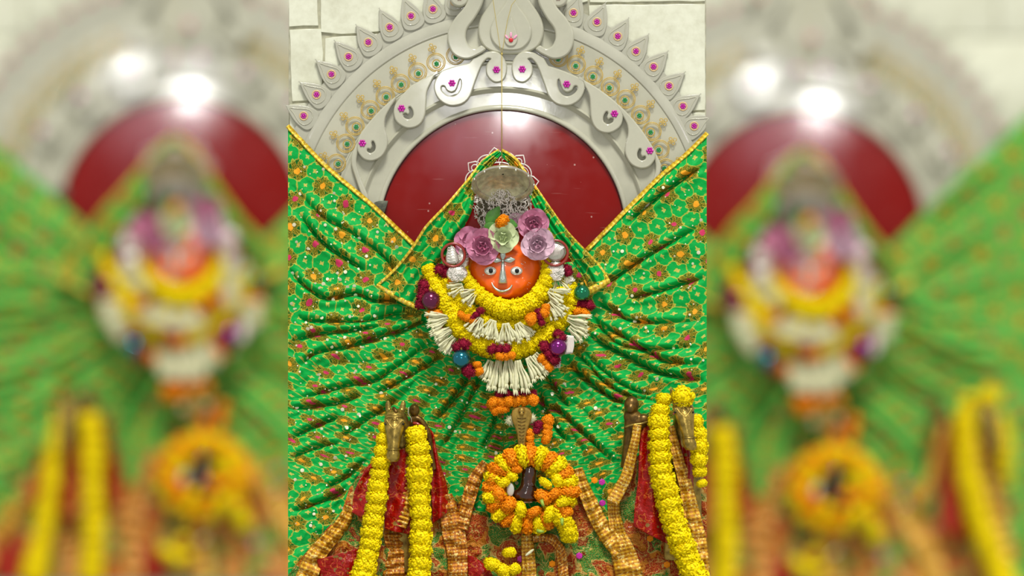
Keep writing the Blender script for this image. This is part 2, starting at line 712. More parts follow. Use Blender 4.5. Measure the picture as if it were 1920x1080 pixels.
def patch(name, L, R, nu, nv, zf, mat, root, org, uvscale=1.0, thick=1.0, uvrot=0.0, comp=False):
    """cloth between a left and a right edge; zf(u, v, X, Y) height"""
    g, ln = interp_rows(L, R, nu, nv)
    X, Y = g[:, :, 0], g[:, :, 1]
    vv, uu = np.meshgrid(np.linspace(0, 1, nv + 1), np.linspace(0, 1, nu + 1), indexing='ij')
    Z = zf(uu, vv, X, Y) + np.zeros_like(X)
    wd = np.mean(np.linalg.norm(g[:, -1] - g[:, 0], axis=1))
    if uvrot is None:
        U, Vv = uu * wd, vv * ln
    else:
        ca, sa = math.cos(uvrot), math.sin(uvrot)
        U, Vv = (X * ca - Y * sa), (X * sa + Y * ca)
    pts = np.stack([X - org[0], Y - org[1], Z - org[2]], 2).reshape(-1, 3)
    n = nu + 1
    f = [(j * n + i, j * n + i + 1, (j + 1) * n + i + 1, (j + 1) * n + i) for j in range(nv) for i in range(nu)]
    uv = np.stack([U * uvscale, Vv * uvscale], 2).reshape(-1, 2)
    me = mkmesh(name, pts, f, mat, uv)
    o = put(name, me, root)
    if thick:
        s_ = o.modifiers.new('thickness', 'SOLIDIFY')
        s_.thickness = thick * S
        s_.offset = 0
    return o


def strip_edges(path, width):
    c = catmull(path, 6)
    wd = np.full(len(c), width) if np.isscalar(width) else np.interp(np.linspace(0, 1, len(c)), np.linspace(0, 1, len(width)), width)
    t = np.gradient(c[:, :2], axis=0)
    t /= np.linalg.norm(t, axis=1)[:, None]
    nrm = np.stack([t[:, 1], -t[:, 0]], 1)
    L = c[:, :2] - nrm * wd[:, None] / 2
    R = c[:, :2] + nrm * wd[:, None] / 2
    return L[::3].tolist() + [L[-1].tolist()], R[::3].tolist() + [R[-1].tolist()]


# ------------------------------------------------------------------ the walls
def wall():
    t = bpy.data.objects.new('wall_front', None)
    m = MB()
    m.plate([(541, -70), (1324, -70), (1324, 1130), (541, 1130)], z0=-30, z1=-3, bev=1.0)
    me = fixnormals(m.mesh('wall_front', 'grout', rel=(960, 540, 0)))
    t = put('wall_front', me)
    t.location = W(960, 540, 0)
    sharp(t)
    tag(t, 'pale broken marble wall behind the carved arch', None, kind='structure')
    quads = [((542, -66), (594, -66), (597, 48), (542, 50)),
             ((599, -66), (700, -66), (820, -66), (905, -66), (905, 30), (700, 60), (640, 64), (602, 60)),
             ((543, 56), (602, 54), (606, 100), (604, 186), (548, 190)),
             ((610, 72), (640, 68), (700, 64), (760, 62), (760, 250), (610, 250), (609, 190)),
             ((543, 196), (600, 192), (604, 260), (602, 420), (543, 420)),
             ((908, -66), (1100, -66), (1102, 2), (1010, 30), (908, 40)),
             ((1106, -66), (1322, -66), (1322, 2), (1106, 4)),
             ((1104, 10), (1322, 8), (1322, 206), (1200, 208), (1104, 120)),
             ((1200, 214), (1296, 212), (1322, 211), (1322, 420), (1200, 420)),
             ((610, 256), (760, 256), (760, 420), (604, 420)),
             ((765, 66), (1100, 40), (1100, 420), (765, 420))]
    for q in quads:
        c = np.mean(q, axis=0)
        P = []
        for a, b in zip(q, q[1:] + q[:1]):
            n = max(2, int(math.dist(a, b) / 22))
            for k in range(n):
                P.append((a[0] + (b[0] - a[0]) * k / n + (RND.uniform(-1, 1) if k else 0), a[1] + (b[1] - a[1]) * k / n + (RND.uniform(-1.2, 1.2) if k else 0)))
        mm = MB()
        mm.plate(P, z0=-3.5, z1=RND.uniform(.2, 1.4), bev=.8)
        o = put('tile', fixnormals(mm.mesh('tile', 'tile', rel=(960, 540, 0))), t)
        sharp(o)
    # plinth the shrine stands on, below the picture
    m = MB()
    m.plate([(541, 1118), (1324, 1118), (1324, 1300), (541, 1300)], z0=-30, z1=190, bev=2)
    p = put('trim_1', fixnormals(m.mesh('plinth', 'plinth', rel=(960, 1200, 0))))
    p.location = W(960, 1200, 0)
    tag(p, 'stone plinth below the draped cloths', None, kind='structure')
    return t


wall()
# the hall's far wall, one plane of tiles with mortar between
fw = MB()
fw.plate([(-2400, -1500), (3000, -1500), (3000, 2200), (-2400, 2200)], z0=-40, z1=-3, bev=1)
o = put('wall_back', fixnormals(fw.mesh('wall_back', 'grout', rel=(960, 540, 0))))
o.location = (0, D * FAR, 0)
o.scale = (FAR,) * 3
tag(o, 'pale marble wall far behind the near shrine', None, kind='structure')
tl = MB()
tl.plate([(-150, -92), (150, -92), (150, 92), (-150, 92)], z0=-3.5, z1=.6, bev=1)
tlm = fixnormals(tl.mesh('tile', 'tile'))
for i in range(-4, 5):
    for j in range(-3, 4):
        q = put('tile', tlm, o, x=i * 304 + (j % 2) * 150, y=j * 188, z=0)

# ------------------------------------------------------------------ marble arch
AX, AY = 942, 437


def warp(x, y):
    dx, dy = x - AX, y - AY
    r = math.hypot(dx, dy)
    if r < 330:
        return x, y
    u = dx / r
    k = (.055 if dx > 0 else .015) * u * u * min(1.3, (r - 330) / 85)
    return AX + dx * (1 - k), AY + dy * (1 - k)


def ringmesh(prof, a0=-25, a1=205, n=150):
    m = MB()
    vs, fs = [], []
    for i in range(n + 1):
        a = math.radians(a0 + (a1 - a0) * i / n)
        for r, z in prof:
            x, y = warp(AX + r * math.cos(a), AY - r * math.sin(a))
            vs.append((min(max(x, 542), 1323), y, z))
    k = len(prof)
    for i in range(n):
        for j in range(k - 1):
            fs.append((i * k + j, i * k + j + 1, (i + 1) * k + j + 1, (i + 1) * k + j))
    m.add(vs, fs)
    return m


arch = thing('marble_arch', AX, AY, 4, 'grey carved marble arch with gem petals around the red disc', 'arch', None, 'lr',
             'grey carved marble arch around its red disc')
ORG = (AX, AY, 0)
for nm, prof, mt in (('inner_ring', [(230, 0), (230, 12), (231, 14), (234, 15), (237, 14), (240, 11), (262, 11), (266, 13), (268, 19), (270, 20)], 'marble'),
                     ('scroll_band', [(270, 20), (272, 18), (274, 15), (314, 15), (318, 16.5), (320, 16.5), (321.5, 15), (322, 8)], 'marble'),
                     ('outer_band', [(321, 8), (323, 11), (386, 11), (387, 9)], 'marble'),
                     ('rim_band', [(386, 9), (388, 12), (390, 12.5), (410, 8), (412, 6)], 'marble_rim'),
                     ('petal_band', [(411, 3), (412, 4.5), (442, 4), (443, 0)], 'marble_rim')):
    m = ringmesh(prof)
    o = put(nm, fixnormals(m.mesh(nm, mt, rel=ORG)), arch)
    sharp(o, 50)

# gem petals
pet = MB()
out = catmull([(0, -42), (1, -38), (8, -27), (16, -12), (20, 2), (21, 16), (14, 24), (0, 27), (-14, 24), (-21, 16), (-20, 2), (-16, -12), (-8, -27), (-1, -38)], 4, True)
out = np.array([p for p in out])
pet.plate(out, z0=0, z1=7, bev=1.2)
pet_me = fixnormals(pet.mesh('petal', 'marble_rim'))
drop = MB()
dp = catmull([(0, -30), (5, -19), (12, -6), (15, 4), (11, 13), (0, 17), (-11, 13), (-15, 4), (-12, -6), (-5, -19)], 5, True)
drop.tube(dp, 1.1, 6, True)
drop_me = drop.mesh('drop_edge', 'marble')


def circ(r, n=28):
    return [(r * math.cos(2 * math.pi * k / n), r * math.sin(2 * math.pi * k / n)) for k in range(n)]


bz = MB().tube(circ(7.4), 1.3, 6, True).mesh('bezel', 'peach')
bz_back = MB()
bz_back.plate(circ(7), z0=-1, z1=.6, bev=.4)


def gem_mesh(name, mat, r=5.0):
    g = MB()
    g.ell((0, 0, .5), (r * .36, r * .36, 1.6), 8, 5)
    for k in range(6):
        a = math.pi / 3 * k
        g.ell((r * .64 * math.cos(a), r * .64 * math.sin(a), .3), (r * .36, r * .36, 1.5), 8, 5)
    return g.mesh(name, mat)


gemM = gem_mesh('gem', 'magenta')
gemG = gem_mesh('gem', 'green_gem')
gemR = gem_mesh('gem', 'red_gem')
petal_gems = [(570, 218), (594, 178), (622, 140), (654, 107), (691, 80), (731, 52), (771, 31), (812, 18), (853, 4),
              (1036, 12), (1075, 25), (1119, 42), (1158, 69), (1192, 97), (1225, 126), (1254, 162), (1280, 200), (1301, 237)]
for (x, y) in petal_gems:
    a = math.atan2(-(y - AY), x - AX) - math.pi / 2
    p = put('petal', pet_me, arch, x - AX, y - AY, RND.uniform(0, .6), rot=a)
    if x > 1290:      # the last petal is cut at the wall's edge
        cp = MB()
        ca_, sa_ = math.cos(a), math.sin(a)
        lim = 1323 - x
        pts_ = [(u * ca_ + v * sa_, -u * sa_ + v * ca_) for u, v in out]
        pts_ = [(min(u, lim), v) for u, v in pts_]
        pts_ = [(u * ca_ - v * sa_, u * sa_ + v * ca_) for u, v in pts_]
        cp.plate(pts_, z0=0, z1=7, bev=.6)
        p.data = fixnormals(cp.mesh('petal', 'marble_rim'))
    sharp(p, 50)
    put('drop_edge', drop_me, p, 0, 0, 7)
    put('bezel', bz, p, 0, 0, 7)
    put('gem', gemM, p, 0, 0, 7, rot=RND.uniform(0, 1), sc=1.15)

# gold circles with green stones
gr = MB().tube(circ(17), .75, 6, True).tube(circ(14.4), .55, 6, True).mesh('gold_circle', 'gold_line')
gb = MB().tube(circ(7.6, 20), .8, 6, True).mesh('bezel', 'gold_line')
tre = MB()
for (a, b, r) in ((0, -21.5, 2.6), (-5, -26.5, 2.8), (5, -27, 2.8), (0, -33, 3.0), (0, -27, 1.6)):
    tre.tube([(a + p[0], b + p[1]) for p in circ(r, 12)], .7, 5, True)
tre_me = tre.mesh('trefoil', 'gold_line')
ggs = [(619, 345), (635, 308), (652, 271), (669, 239), (697, 209), (725, 183), (753, 160), (785, 139), (819, 121), (855, 108),
       (1046, 112), (1079, 125), (1111, 145), (1142, 166), (1171, 189), (1198, 218), (1219, 249), (1234, 282), (1245, 317)]
for (x, y) in ggs:
    a = math.atan2(-(y - AY), x - AX) - math.pi / 2
    ox, oy = -math.cos(a + math.pi / 2) * -1.5, 0
    c = put('gold_circle', gr, arch, x - AX + math.cos(a + math.pi / 2) * 3, y - AY - math.sin(a + math.pi / 2) * 3, 17.5, rot=a)
    put('trefoil', tre_me, c, (3 if x < AX else -3), 0, 0)
    put('bezel', gb, c, 0, 3, 0.2)
    put('gem', gemG, c, 0, 3, .2, rot=RND.uniform(0, 1))

# scrolls
E1o = [(993, 117), (998, 126), (998, 140), (990, 152), (979, 157), (966, 152), (960, 138), (960, 122), (968, 107), (980, 99), (994, 99), (1008, 104), (1020, 110),
       (1040, 117), (1065, 125), (1084, 138), (1095, 158), (1094, 175), (1085, 190), (1070, 199), (1055, 200), (1040, 195), (1028, 182), (1020, 160), (1012, 138), (1006, 124), (1000, 116), (995, 112), (990, 113)]
E1h = [(1047, 150), (1045, 160), (1048, 171), (1054, 179), (1063, 182), (1073, 179), (1081, 171), (1081, 164), (1076, 164), (1072, 171), (1063, 175), (1055, 171), (1051, 162)]
E2o = [(1086, 143), (1095, 162), (1104, 182), (1106, 205), (1108, 226), (1115, 241), (1126, 249), (1141, 251), (1155, 245), (1164, 235), (1167, 220), (1164, 207), (1156, 195), (1140, 177), (1120, 160), (1100, 147)]
E2h = [(1136, 211), (1131, 219), (1131, 229), (1138, 234), (1147, 231), (1149, 225), (1144, 223), (1140, 226), (1137, 221), (1139, 214)]
E3o = [(1155, 198), (1167, 220), (1175, 237), (1176, 255), (1171, 275), (1172, 292), (1182, 309), (1199, 317), (1215, 314), (1226, 301), (1228, 287), (1225, 274), (1212, 242), (1195, 219), (1175, 203)]
E3h = [(1198, 280), (1194, 288), (1195, 297), (1202, 302), (1209, 299), (1208, 294), (1203, 295), (1200, 290), (1201, 283)]
E4o = [(1226, 280), (1236, 300), (1238, 320), (1231, 345), (1216, 385), (1206, 384), (1222, 342), (1228, 318), (1226, 300), (1222, 288)]


def mir(L, dx=0, dy=0, ax=955):
    return [(2 * ax - x + dx, y + dy) for x, y in L]


def clampr(L, R=323):
    o_ = []
    for x, y in L:
        q = math.hypot(x - AX, y - AY)
        f = min(1, R / q) if abs(x - 955) > 75 else min(1, (R + (75 - abs(x - 955)) * 1.2) / q)
        o_.append((AX + (x - AX) * f, AY + (y - AY) * f))
    return o_


scr = [(E1o, [E1h]), (E2o, [E2h]), (E3o, [E3h]), (E4o, []),
       (mir(E1o), [mir(E1h)]), (mir(E2o, -4, -9), [mir(E2h, -4, -9)]), (mir(E3o, -11, -14), [mir(E3h, -11, -14)]), (mir(E4o, -12, -12), [])]
for k, (eo, eh) in enumerate(scr):
    m = MB()
    m.plate(clampr(catmull(eo, 5, True)), [catmull(h, 3, True) for h in eh], z0=12, z1=(31 if k % 4 != 3 else 24) + (k % 4) * .3, bev=2.4)
    o = put('scroll', fixnormals(m.mesh('scroll', 'marble', rel=ORG)), arch)
    sharp(o, 45)
for (x, y) in ((931, 133), (848, 158), (754, 205), (681, 270), (979, 132), (1062, 160), (1151, 215), (1217, 284)):
    put('gem', gemM, arch, x - AX, y - AY, 31.6, sc=1.45)
# raised line of the scroll band
m = MB()
for aa in ((100, 160), (22, 79)):
    m.tube([(AX + 322 * math.cos(math.radians(q)), AY - 322 * math.sin(math.radians(q)), 16) for q in np.linspace(*aa, 50)], 1.6, 6)
put('raised_line', m.mesh('raised_line', 'marble', rel=ORG), arch)

# crest: two big arms and a lotus bud
armL = [(911, -22), (907, 2), (902, 17), (890, 38), (877, 56), (874, 70), (876, 81), (882, 90), (892, 93), (902, 88), (907, 90), (911, 95), (905, 101), (894, 107), (879, 113), (862, 111), (848, 101), (840, 81), (841, 60), (853, 38), (872, 15), (882, -8), (884, -26)]
cnr = lambda x, y, r: [(x + a, y + b) for a, b in circ(r, 20)]
for arm in (armL, [(2 * 957.5 - x, y) for x, y in armL]):
    m = MB()
    m.plate(catmull(arm, 5, True), z0=8, z1=36, bev=3)
    sharp(put('crest_arm', fixnormals(m.mesh('crest_arm', 'marble', rel=ORG)), arch), 45)
for cx in (862, 1046):
    m = MB()
    m.plate(cnr(cx, -2, 18), z0=6, z1=33, bev=3.5)
    sharp(put('crest_volute', fixnormals(m.mesh('crest_volute', 'marble', rel=ORG)), arch), 45)
    put('gem', gemR, arch, cx - AX, -2 - AY, 33.5, sc=1.2)


def sym(L, ax):
    return L + [(2 * ax - x, y) for x, y in reversed(L) if abs(x - ax) > .5]


for L, z1, b in (([(958, 104), (930, 101), (908, 90), (897, 66), (900, 40), (914, 16), (932, -8), (958, -40)], 26, 3.5),
                 ([(958, 97.5), (938, 94), (923, 79), (919, 58), (928, 36), (944, 14), (958, -8)], 31, 3),
                 ([(958, 90), (950, 87), (945, 76), (948, 60), (953, 45), (958, 32)], 34, 2)):
    m = MB()
    m.plate(catmull(sym(L, 958), 4, True), z0=8, z1=z1, bev=b)
    sharp(put('lotus_petal', fixnormals(m.mesh('lotus_petal', 'marble', rel=ORG)), arch), 45)
put('gem', MB().ell((0, 0, 0), (4.4, 4.4, 2.5), 12, 8).mesh('gem', 'red_gem'), arch, 958 - AX, 78 - AY, 34.5)
lg = MB().ell((0, 0, 0), (2.4, 5.4, 1.6), 10, 8).mesh('gem', 'pink_gem')
for dx, dy, a in ((0, -10, 0), (-8, -6, .75), (8, -6, -.75)):
    put('gem', lg, arch, 958 - AX + dx, 78 - AY + dy, 34.5, rot=a)
m = MB()
m.plate([(712, 377), (728, 377), (722, 400), (700, 400), (703, 380)], z0=0, z1=20, bev=1.5)
put('dark_gap_block', fixnormals(m.mesh('dark_gap_block', 'dark_fill', rel=ORG)), arch)  # dark block filling the dark gap at the arch's left foot

# red disc
rd = thing('red_disc', AX, AY, 6, 'glossy red lacquered round panel inside the marble arch', 'panel')
m = MB()
vs, fs = [], []
n = 96
for r, z in ((231, 2), (231, 8), (229, 9.5), (160, 9.5), (80, 9.5), (1, 9.5)):
    for k in range(n):
        a = 2 * math.pi * k / n
        vs.append((r * math.cos(a), r * math.sin(a), z - 6))
for j in range(5):
    for k in range(n):
        fs.append((j * n + k, j * n + (k + 1) % n, (j + 1) * n + (k + 1) % n, (j + 1) * n + k))
fs.append(tuple(5 * n + k for k in range(n)))
m.add(vs, fs)
sharp(put('disc', fixnormals(m.mesh('disc', 'disc')), rd), 20)
put('dark_edge', MB().tube(circ(229.5, 96), 1.4, 6, True).mesh('dark_edge', simple('dark_maroon_edge', (70, 14, 20), .4)), rd, 0, 0, 5)

# ------------------------------------------------------------------ green cloth (main)
CREASES = [
    [(545, 345), (602, 404), (654, 432), (680, 451), (707, 470), (735, 500), (745, 540)],
    [(541, 502), (558, 524), (583, 545), (615, 560), (667, 551), (701, 564), (735, 564), (780, 574)],
    [(560, 590), (573, 600), (622, 603), (680, 603), (711, 596), (743, 588), (790, 590)],
    [(733, 628), (775, 611), (800, 600)],
    [(565, 690), (577, 671), (605, 658), (654, 650), (694, 637), (733, 624), (775, 611)],
    [(534, 752), (583, 742), (626, 729), (662, 720), (705, 712), (735, 693), (765, 673), (797, 648), (815, 636)],
    [(701, 740), (739, 722), (771, 703), (807, 682), (828, 664)],
    [(538, 767), (594, 761), (637, 755), (679, 740)],
    [(640, 815), (658, 808), (692, 784), (722, 767), (745, 745)],
    [(551, 819), (590, 800), (640, 780)],
    [(823, 846), (846, 812), (876, 759), (893, 722), (905, 700)],
    [(816, 791), (840, 760), (868, 725), (880, 705)],
    [(545, 960), (594, 944), (620, 933), (650, 920)],
    [(610, 915), (632, 905), (658, 888), (688, 861)],
    [(560, 400), (600, 450), (640, 480), (690, 510)],
    [(545, 640), (600, 625), (660, 620), (720, 610)],
    [(545, 860), (590, 840), (640, 830)],
    [(1095, 622), (1133, 646), (1176, 669), (1219, 693), (1262, 705), (1320, 714)],
    [(1120, 605), (1151, 622), (1187, 643), (1225, 665), (1253, 678), (1320, 684)],
    [(1061, 678), (1087, 701), (1118, 727), (1146, 746), (1176, 759)],
    [(1078, 660), (1104, 686), (1133, 716), (1172, 740), (1227, 752)],
    [(1090, 655), (1125, 690), (1155, 714), (1187, 731), (1225, 742)],
    [(1022, 705), (1040, 727), (1052, 748), (1070, 765)],
    [(1001, 745), (1030, 765), (1048, 770), (1074, 795), (1101, 819), (1129, 846), (1150, 870)],
    [(1120, 565), (1133, 575), (1155, 586), (1176, 599), (1219, 605), (1320, 602)],
    [(1130, 535), (1155, 520), (1187, 498), (1230, 470), (1320, 420)],
    [(1180, 560), (1240, 545), (1322, 520)],
    [(1175, 420), (1215, 385), (1260, 350), (1320, 310)],
    [(1010, 730), (1020, 765), (1040, 800), (1065, 830)],
    [(1110, 590), (1150, 640), (1210, 655), (1300, 650)],
    [(930, 760), (925, 800), (900, 850)],
]


def seg_dist(X, Y, line):
    best = np.full(X.shape, 1e9)
    side = np.zeros(X.shape)
    c = catmull(line, 3)
    tpar = np.zeros(X.shape)
    n = len(c) - 1
    for i in range(n):
        a, b = c[i], c[i + 1]
        d = b - a
        L = d @ d + 1e-9
        t = np.clip(((X - a[0]) * d[0] + (Y - a[1]) * d[1]) / L, 0, 1)
        dx, dy = X - a[0] - t * d[0], Y - a[1] - t * d[1]
        q = np.hypot(dx, dy)
        s_ = np.sign(d[0] * dy - d[1] * dx)
        k = q < best
        best = np.where(k, q, best)
        side = np.where(k, s_, side)
        tpar = np.where(k, (i + t) / n, tpar)
    return best, side, tpar


def vnoise(x, y, seed=0):
    """smooth value noise"""
    xi, yi = np.floor(x).astype(int), np.floor(y).astype(int)
    xf, yf = x - xi, y - yi
    xf, yf = xf * xf * (3 - 2 * xf), yf * yf * (3 - 2 * yf)

    def h(a, b):
        v = np.sin(a * 127.1 + b * 311.7 + seed * 74.7) * 43758.5453
        return v - np.floor(v)
    return (h(xi, yi) * (1 - xf) + h(xi + 1, yi) * xf) * (1 - yf) + (h(xi, yi + 1) * (1 - xf) + h(xi + 1, yi + 1) * xf) * yf


def cloth_base(X, Y):
    z = 36 + 36 * np.exp(-(((X - 945) / 230.) ** 2 + ((Y - 690) / 230.) ** 2))
    z += np.clip(Y - 720, 0, 400) * .10
    # lie back towards the arch along the two upper edges
    return z


def cloth_h(X, Y, detail=True):
    z = cloth_base(X, Y)
    cx, cy = 945., 600.
    dx, dy = X - cx, Y - cy
    r = np.hypot(dx, dy) + 1e-3
    th = np.arctan2(dy, dx)
    amp = np.clip((r - 60) / 120, 0, 1)
    # gathered folds that fan out of the middle
    q = th * 17 + 2.2 * vnoise(X / 90., Y / 90., 3) + .8 * vnoise(X / 34., Y / 34., 4)
    low = np.clip((Y - 560) / 120, 0, 1)
    z += amp * (1.2 + 2.8 * low) * (1 - np.abs(np.sin(q)) ** .6) * -1.6
    q2 = th * 37 + 3 * vnoise(X / 60., Y / 60., 9)
    z += amp * np.clip(1.2 - r / 420, 0, 1) * 2.4 * np.sin(q2) * (.3 + low)
    z += (vnoise(X / 46., Y / 46., 1) - .5) * 7 + (vnoise(X / 17., Y / 17., 2) - .5) * 3 * (.35 + low)
    if detail:
        for k, L in enumerate(CREASES):
            d, s_, t = seg_dist(X, Y, L)
            env = np.clip(np.minimum(t, 1 - t) * 5, 0, 1)
            dep = 13 + (k * 37 % 8)
            z += env * (-dep * np.exp(-(d / 3.4) ** 1.4) + .5 * dep * np.exp(-((d - 11) / 8.) ** 2) * (s_ < 0) + .2 * dep * np.exp(-((d - 10) / 7.) ** 2) * (s_ > 0))
        z += 3.0 * (vnoise(X / 7. + Y / 30., Y / 11., 12) - .5) * low
    return z


TOPL = [(480, 165), (540, 236), (600, 300), (640, 336), (700, 386), (740, 424), (778, 458)]
TOPR = [(1098, 470), (1130, 438), (1165, 402), (1205, 362), (1240, 328), (1285, 290), (1325, 250), (1420, 165)]


def cloth_top(x):
    tl, tr = np.array(TOPL), np.array(TOPR)
    xs = np.r_[tl[:, 0], [800, 870, 1010, 1075], tr[:, 0]]
    ys = np.r_[tl[:, 1], [478, 500, 500, 490], tr[:, 1]]
    return np.interp(x, xs, ys)


def cloth_uv(X, Y, h):
    left = X < 945
    a = np.where(left, math.radians(-36), math.radians(42))
    low = np.clip((Y - 600) / 300, 0, 1)
    a = np.where(left, a + low * math.radians(50), a - low * math.radians(40))
    ca, sa = np.cos(a), np.sin(a)
    dx, dy = X - np.where(left, 600, 1280), Y - 420
    return (ca * dx - sa * dy) + h * .5, (sa * dx + ca * dy) * (1 + .25 * low) + h * .9


def build_cloth(x0, x1, step, detail, frame=None, label=None, far=False):
    nx = int((x1 - x0) / step)
    xs = np.linspace(x0, x1, nx + 1)
    top = cloth_top(xs)
    ny = int(860 / step)
    t = np.linspace(0, 1, ny + 1)[:, None]
    X = np.repeat(xs[None, :], ny + 1, 0)
    Y = top[None, :] + (1116 - top[None, :]) * t
    Z = cloth_h(X, Y, detail)
    e = np.clip((Y - top[None, :]) / 60, 0, 1)
    Z = Z * (.55 + .45 * e ** .5) + 9 * (1 - e)
    F = 1 - Z * S / D
    px, pz, py = (X - 960) * F + 960, Z, (Y - 540) * F + 540
    org = np.array([945., 700., 60.])
    fo = 1 - 60 * S / D
    ox, oy = (945 - 960) * fo + 960, (700 - 540) * fo + 540
    pts = np.stack([px - ox, py - oy, pz - 60], 2).reshape(-1, 3)
    U, Vv = cloth_uv(X, Y, Z - cloth_base(X, Y))
    n = nx + 1
    I = np.arange(ny)[:, None] * n + np.arange(nx)[None, :]
    f = np.stack([I, I + 1, I + n + 1, I + n], 2).reshape(-1, 4)
    return pts, f, np.stack([U, Vv], 2).reshape(-1, 2), (X, Y, Z, ox, oy)


cl = thing('green_cloth', 945, 700, 60, 'large green cloth embroidered with gold flowers, gathered under the idol', 'cloth', far='')


def fast_mesh(name, pts, f, mat, uv):
    me = bpy.data.meshes.new(name)
    v = np.stack([pts[:, 0] * S, -pts[:, 2] * S, -pts[:, 1] * S], 1).astype(np.float32)
    me.vertices.add(len(v))
    me.vertices.foreach_set('co', v.ravel())
    me.loops.add(f.size)
    me.loops.foreach_set('vertex_index', f.astype(np.int32).ravel())
    me.polygons.add(len(f))
    me.polygons.foreach_set('loop_start', np.arange(0, f.size, 4, dtype=np.int32))
    me.update(calc_edges=True)
    me.validate()
    l = me.uv_layers.new(name='UVMap')
    l.data.foreach_set('uv', uv.astype(np.float32)[f.ravel()].ravel())
    me.materials.append(M[mat])
    me.shade_smooth()
    return me


pts, f, uv, (CX, CY, CZ, _, _) = build_cloth(540, 1325, 1.6, True)
put('fabric', fast_mesh('fabric', pts, f, 'green', uv), cl)


def zc(x, y):
    """height of the finished cloth at a grid point"""
    j = int(np.clip((x - 540) / (1325 - 540) * (CX.shape[1] - 1), 0, CX.shape[1] - 1))
    i = int(np.argmin(np.abs(CY[:, j] - y)))
    return float(CZ[i, j])


def edging(root, org, pts, name='gold_border', wd=8, zoff=2):
    L, R = strip_edges(pts, wd)
    o = patch(name, L, R, 4, 90, lambda u, v, X, Y: np.vectorize(zc)(X, Y) + zoff + 1.2 * np.sin(v * 47 + u * 2) + 1.5 * np.sin(u * math.pi), 'lace_bright', root, org, .6, 1.2, None)
    return o


def shift(L, dx, dy):
    return [(x + dx, y + dy) for x, y in L]


TL = [(541, 238), (600, 301), (640, 337), (700, 387), (740, 425), (776, 459)]
TR = [(1099, 470), (1130, 439), (1165, 403), (1205, 363), (1240, 329), (1285, 291), (1324, 252)]
edging(cl, (945, 700, 60), shift(TL, 0, 1))
edging(cl, (945, 700, 60), shift(TR, 0, 1))

# sequins scattered over the cloth
m = MB()
rs = random.Random(21)
for k in range(1150):
    x, y = rs.uniform(545, 1320), rs.uniform(260, 1010)
    if y < cloth_top(x) + 10:
        continue
    if rs.random() < .45 and x > 700:
        continue
    z = zc(x, y)
    r = rs.choice((1.0, 1.2, 1.4, 1.4, 1.7, 2.0, 2.6, 3.4)) * rs.uniform(.9, 1.15)
    tx, ty = rs.uniform(-.5, .5), rs.uniform(-.8, .3)
    ff = 1 - z * S / D
    bx, by = (x - 945) * ff, (y - 700) * ff
    V8 = []
    for q in range(8):
        a = math.pi / 4 * q
        dx, dy = r * math.cos(a), r * math.sin(a)
        V8.append((bx + dx, by + dy, z + 1.8 - 60 + dx * tx + dy * ty))
    V8.append((bx, by, z + 2.4 - 60))
    m.add(V8, [(q, (q + 1) % 8, 8) for q in range(8)])
o = put('sequins', m.mesh('sequins', 'sequin'), cl)
o['kind'] = 'stuff'

# ------------------------------------------------------------------ veil over the idol
def veil(name, L, R, label, zf, trim):
    cx = np.mean([p[0] for p in L + R]); cy = np.mean([p[1] for p in L + R])
    t = thing(name, cx, cy, 100, label, 'veil')
    patch('fabric', L, R, 30, 160, zf, 'green', t, (cx, cy, 100), 1.0, 1.2, math.radians(50 if cx < 945 else -50))
    tL, tR = strip_edges(trim, 5)
    patch('gold_border', tL, tR, 4, 90, lambda u, v, X, Y: zf(np.zeros_like(u) + (0 if cx < 945 else 1.), v, X, Y) + 1.5 + .8 * np.sin(v * 37), 'lace_bright', t, (cx, cy, 100), .6, 1.2, None)
    return t


vl_out = [(934, 283), (905, 303), (882, 333), (840, 383), (800, 425), (776, 462), (742, 503), (709, 533)]
vl_in = [(938, 291), (917, 318), (893, 350), (882, 400), (853, 452), (816, 505), (797, 540), (783, 574)]
zl = lambda u, v, X, Y: 88 + 26 * np.sin(np.clip(v * 1.15, 0, 1) * math.pi) - 8 * v + 3.5 * np.sin(u * 9 + v * 3) + 5 * np.sin(u * math.pi) + 2.5 * np.sin(u * 22 + 4 * v)
t = veil('veil_fold', vl_out, vl_in, 'green and gold veil strip hanging down the left of the face', zl, vl_out)
cxv, cyv = np.mean([p[0] for p in vl_out + vl_in]), np.mean([p[1] for p in vl_out + vl_in])
hL, hR = strip_edges([(708, 532), (735, 549), (760, 563), (784, 575)], [5, 9, 10, 7])
patch('hem', hL, hR, 4, 30, lambda u, v, X, Y: 84 + 3 * np.sin(u * 3), 'lace_bright', t, (cxv, cyv, 100), .6, 1.2, None)
vr_in = [(938, 291), (957, 310), (980, 340), (1008, 400), (1035, 442), (1069, 485), (1090, 515), (1103, 546)]
vr_out = [(942, 283), (968, 300), (996, 340), (1036, 398), (1066, 438), (1097, 470), (1125, 500), (1141, 525)]
zr = lambda u, v, X, Y: 88 + 26 * np.sin(np.clip(v * 1.15, 0, 1) * math.pi) - 8 * v + 3 * np.sin(u * 8 + v * 3) + 5 * np.sin(u * math.pi) + 2.5 * np.sin(u * 20 + 4 * v)
t = veil('veil_fold', vr_in, vr_out, 'green and gold veil strip hanging down the right of the face', zr, vr_out)
cxv, cyv = np.mean([p[0] for p in vr_out + vr_in]), np.mean([p[1] for p in vr_out + vr_in])
hL, hR = strip_edges([(1101, 545), (1115, 538), (1130, 530), (1142, 524)], [13, 13, 12, 9])
patch('hem', hL, hR, 4, 20, lambda u, v, X, Y: 87 + 3 * np.sin(u * 3), 'lace_bright', t, (cxv, cyv, 100), .6, 1.2, None)

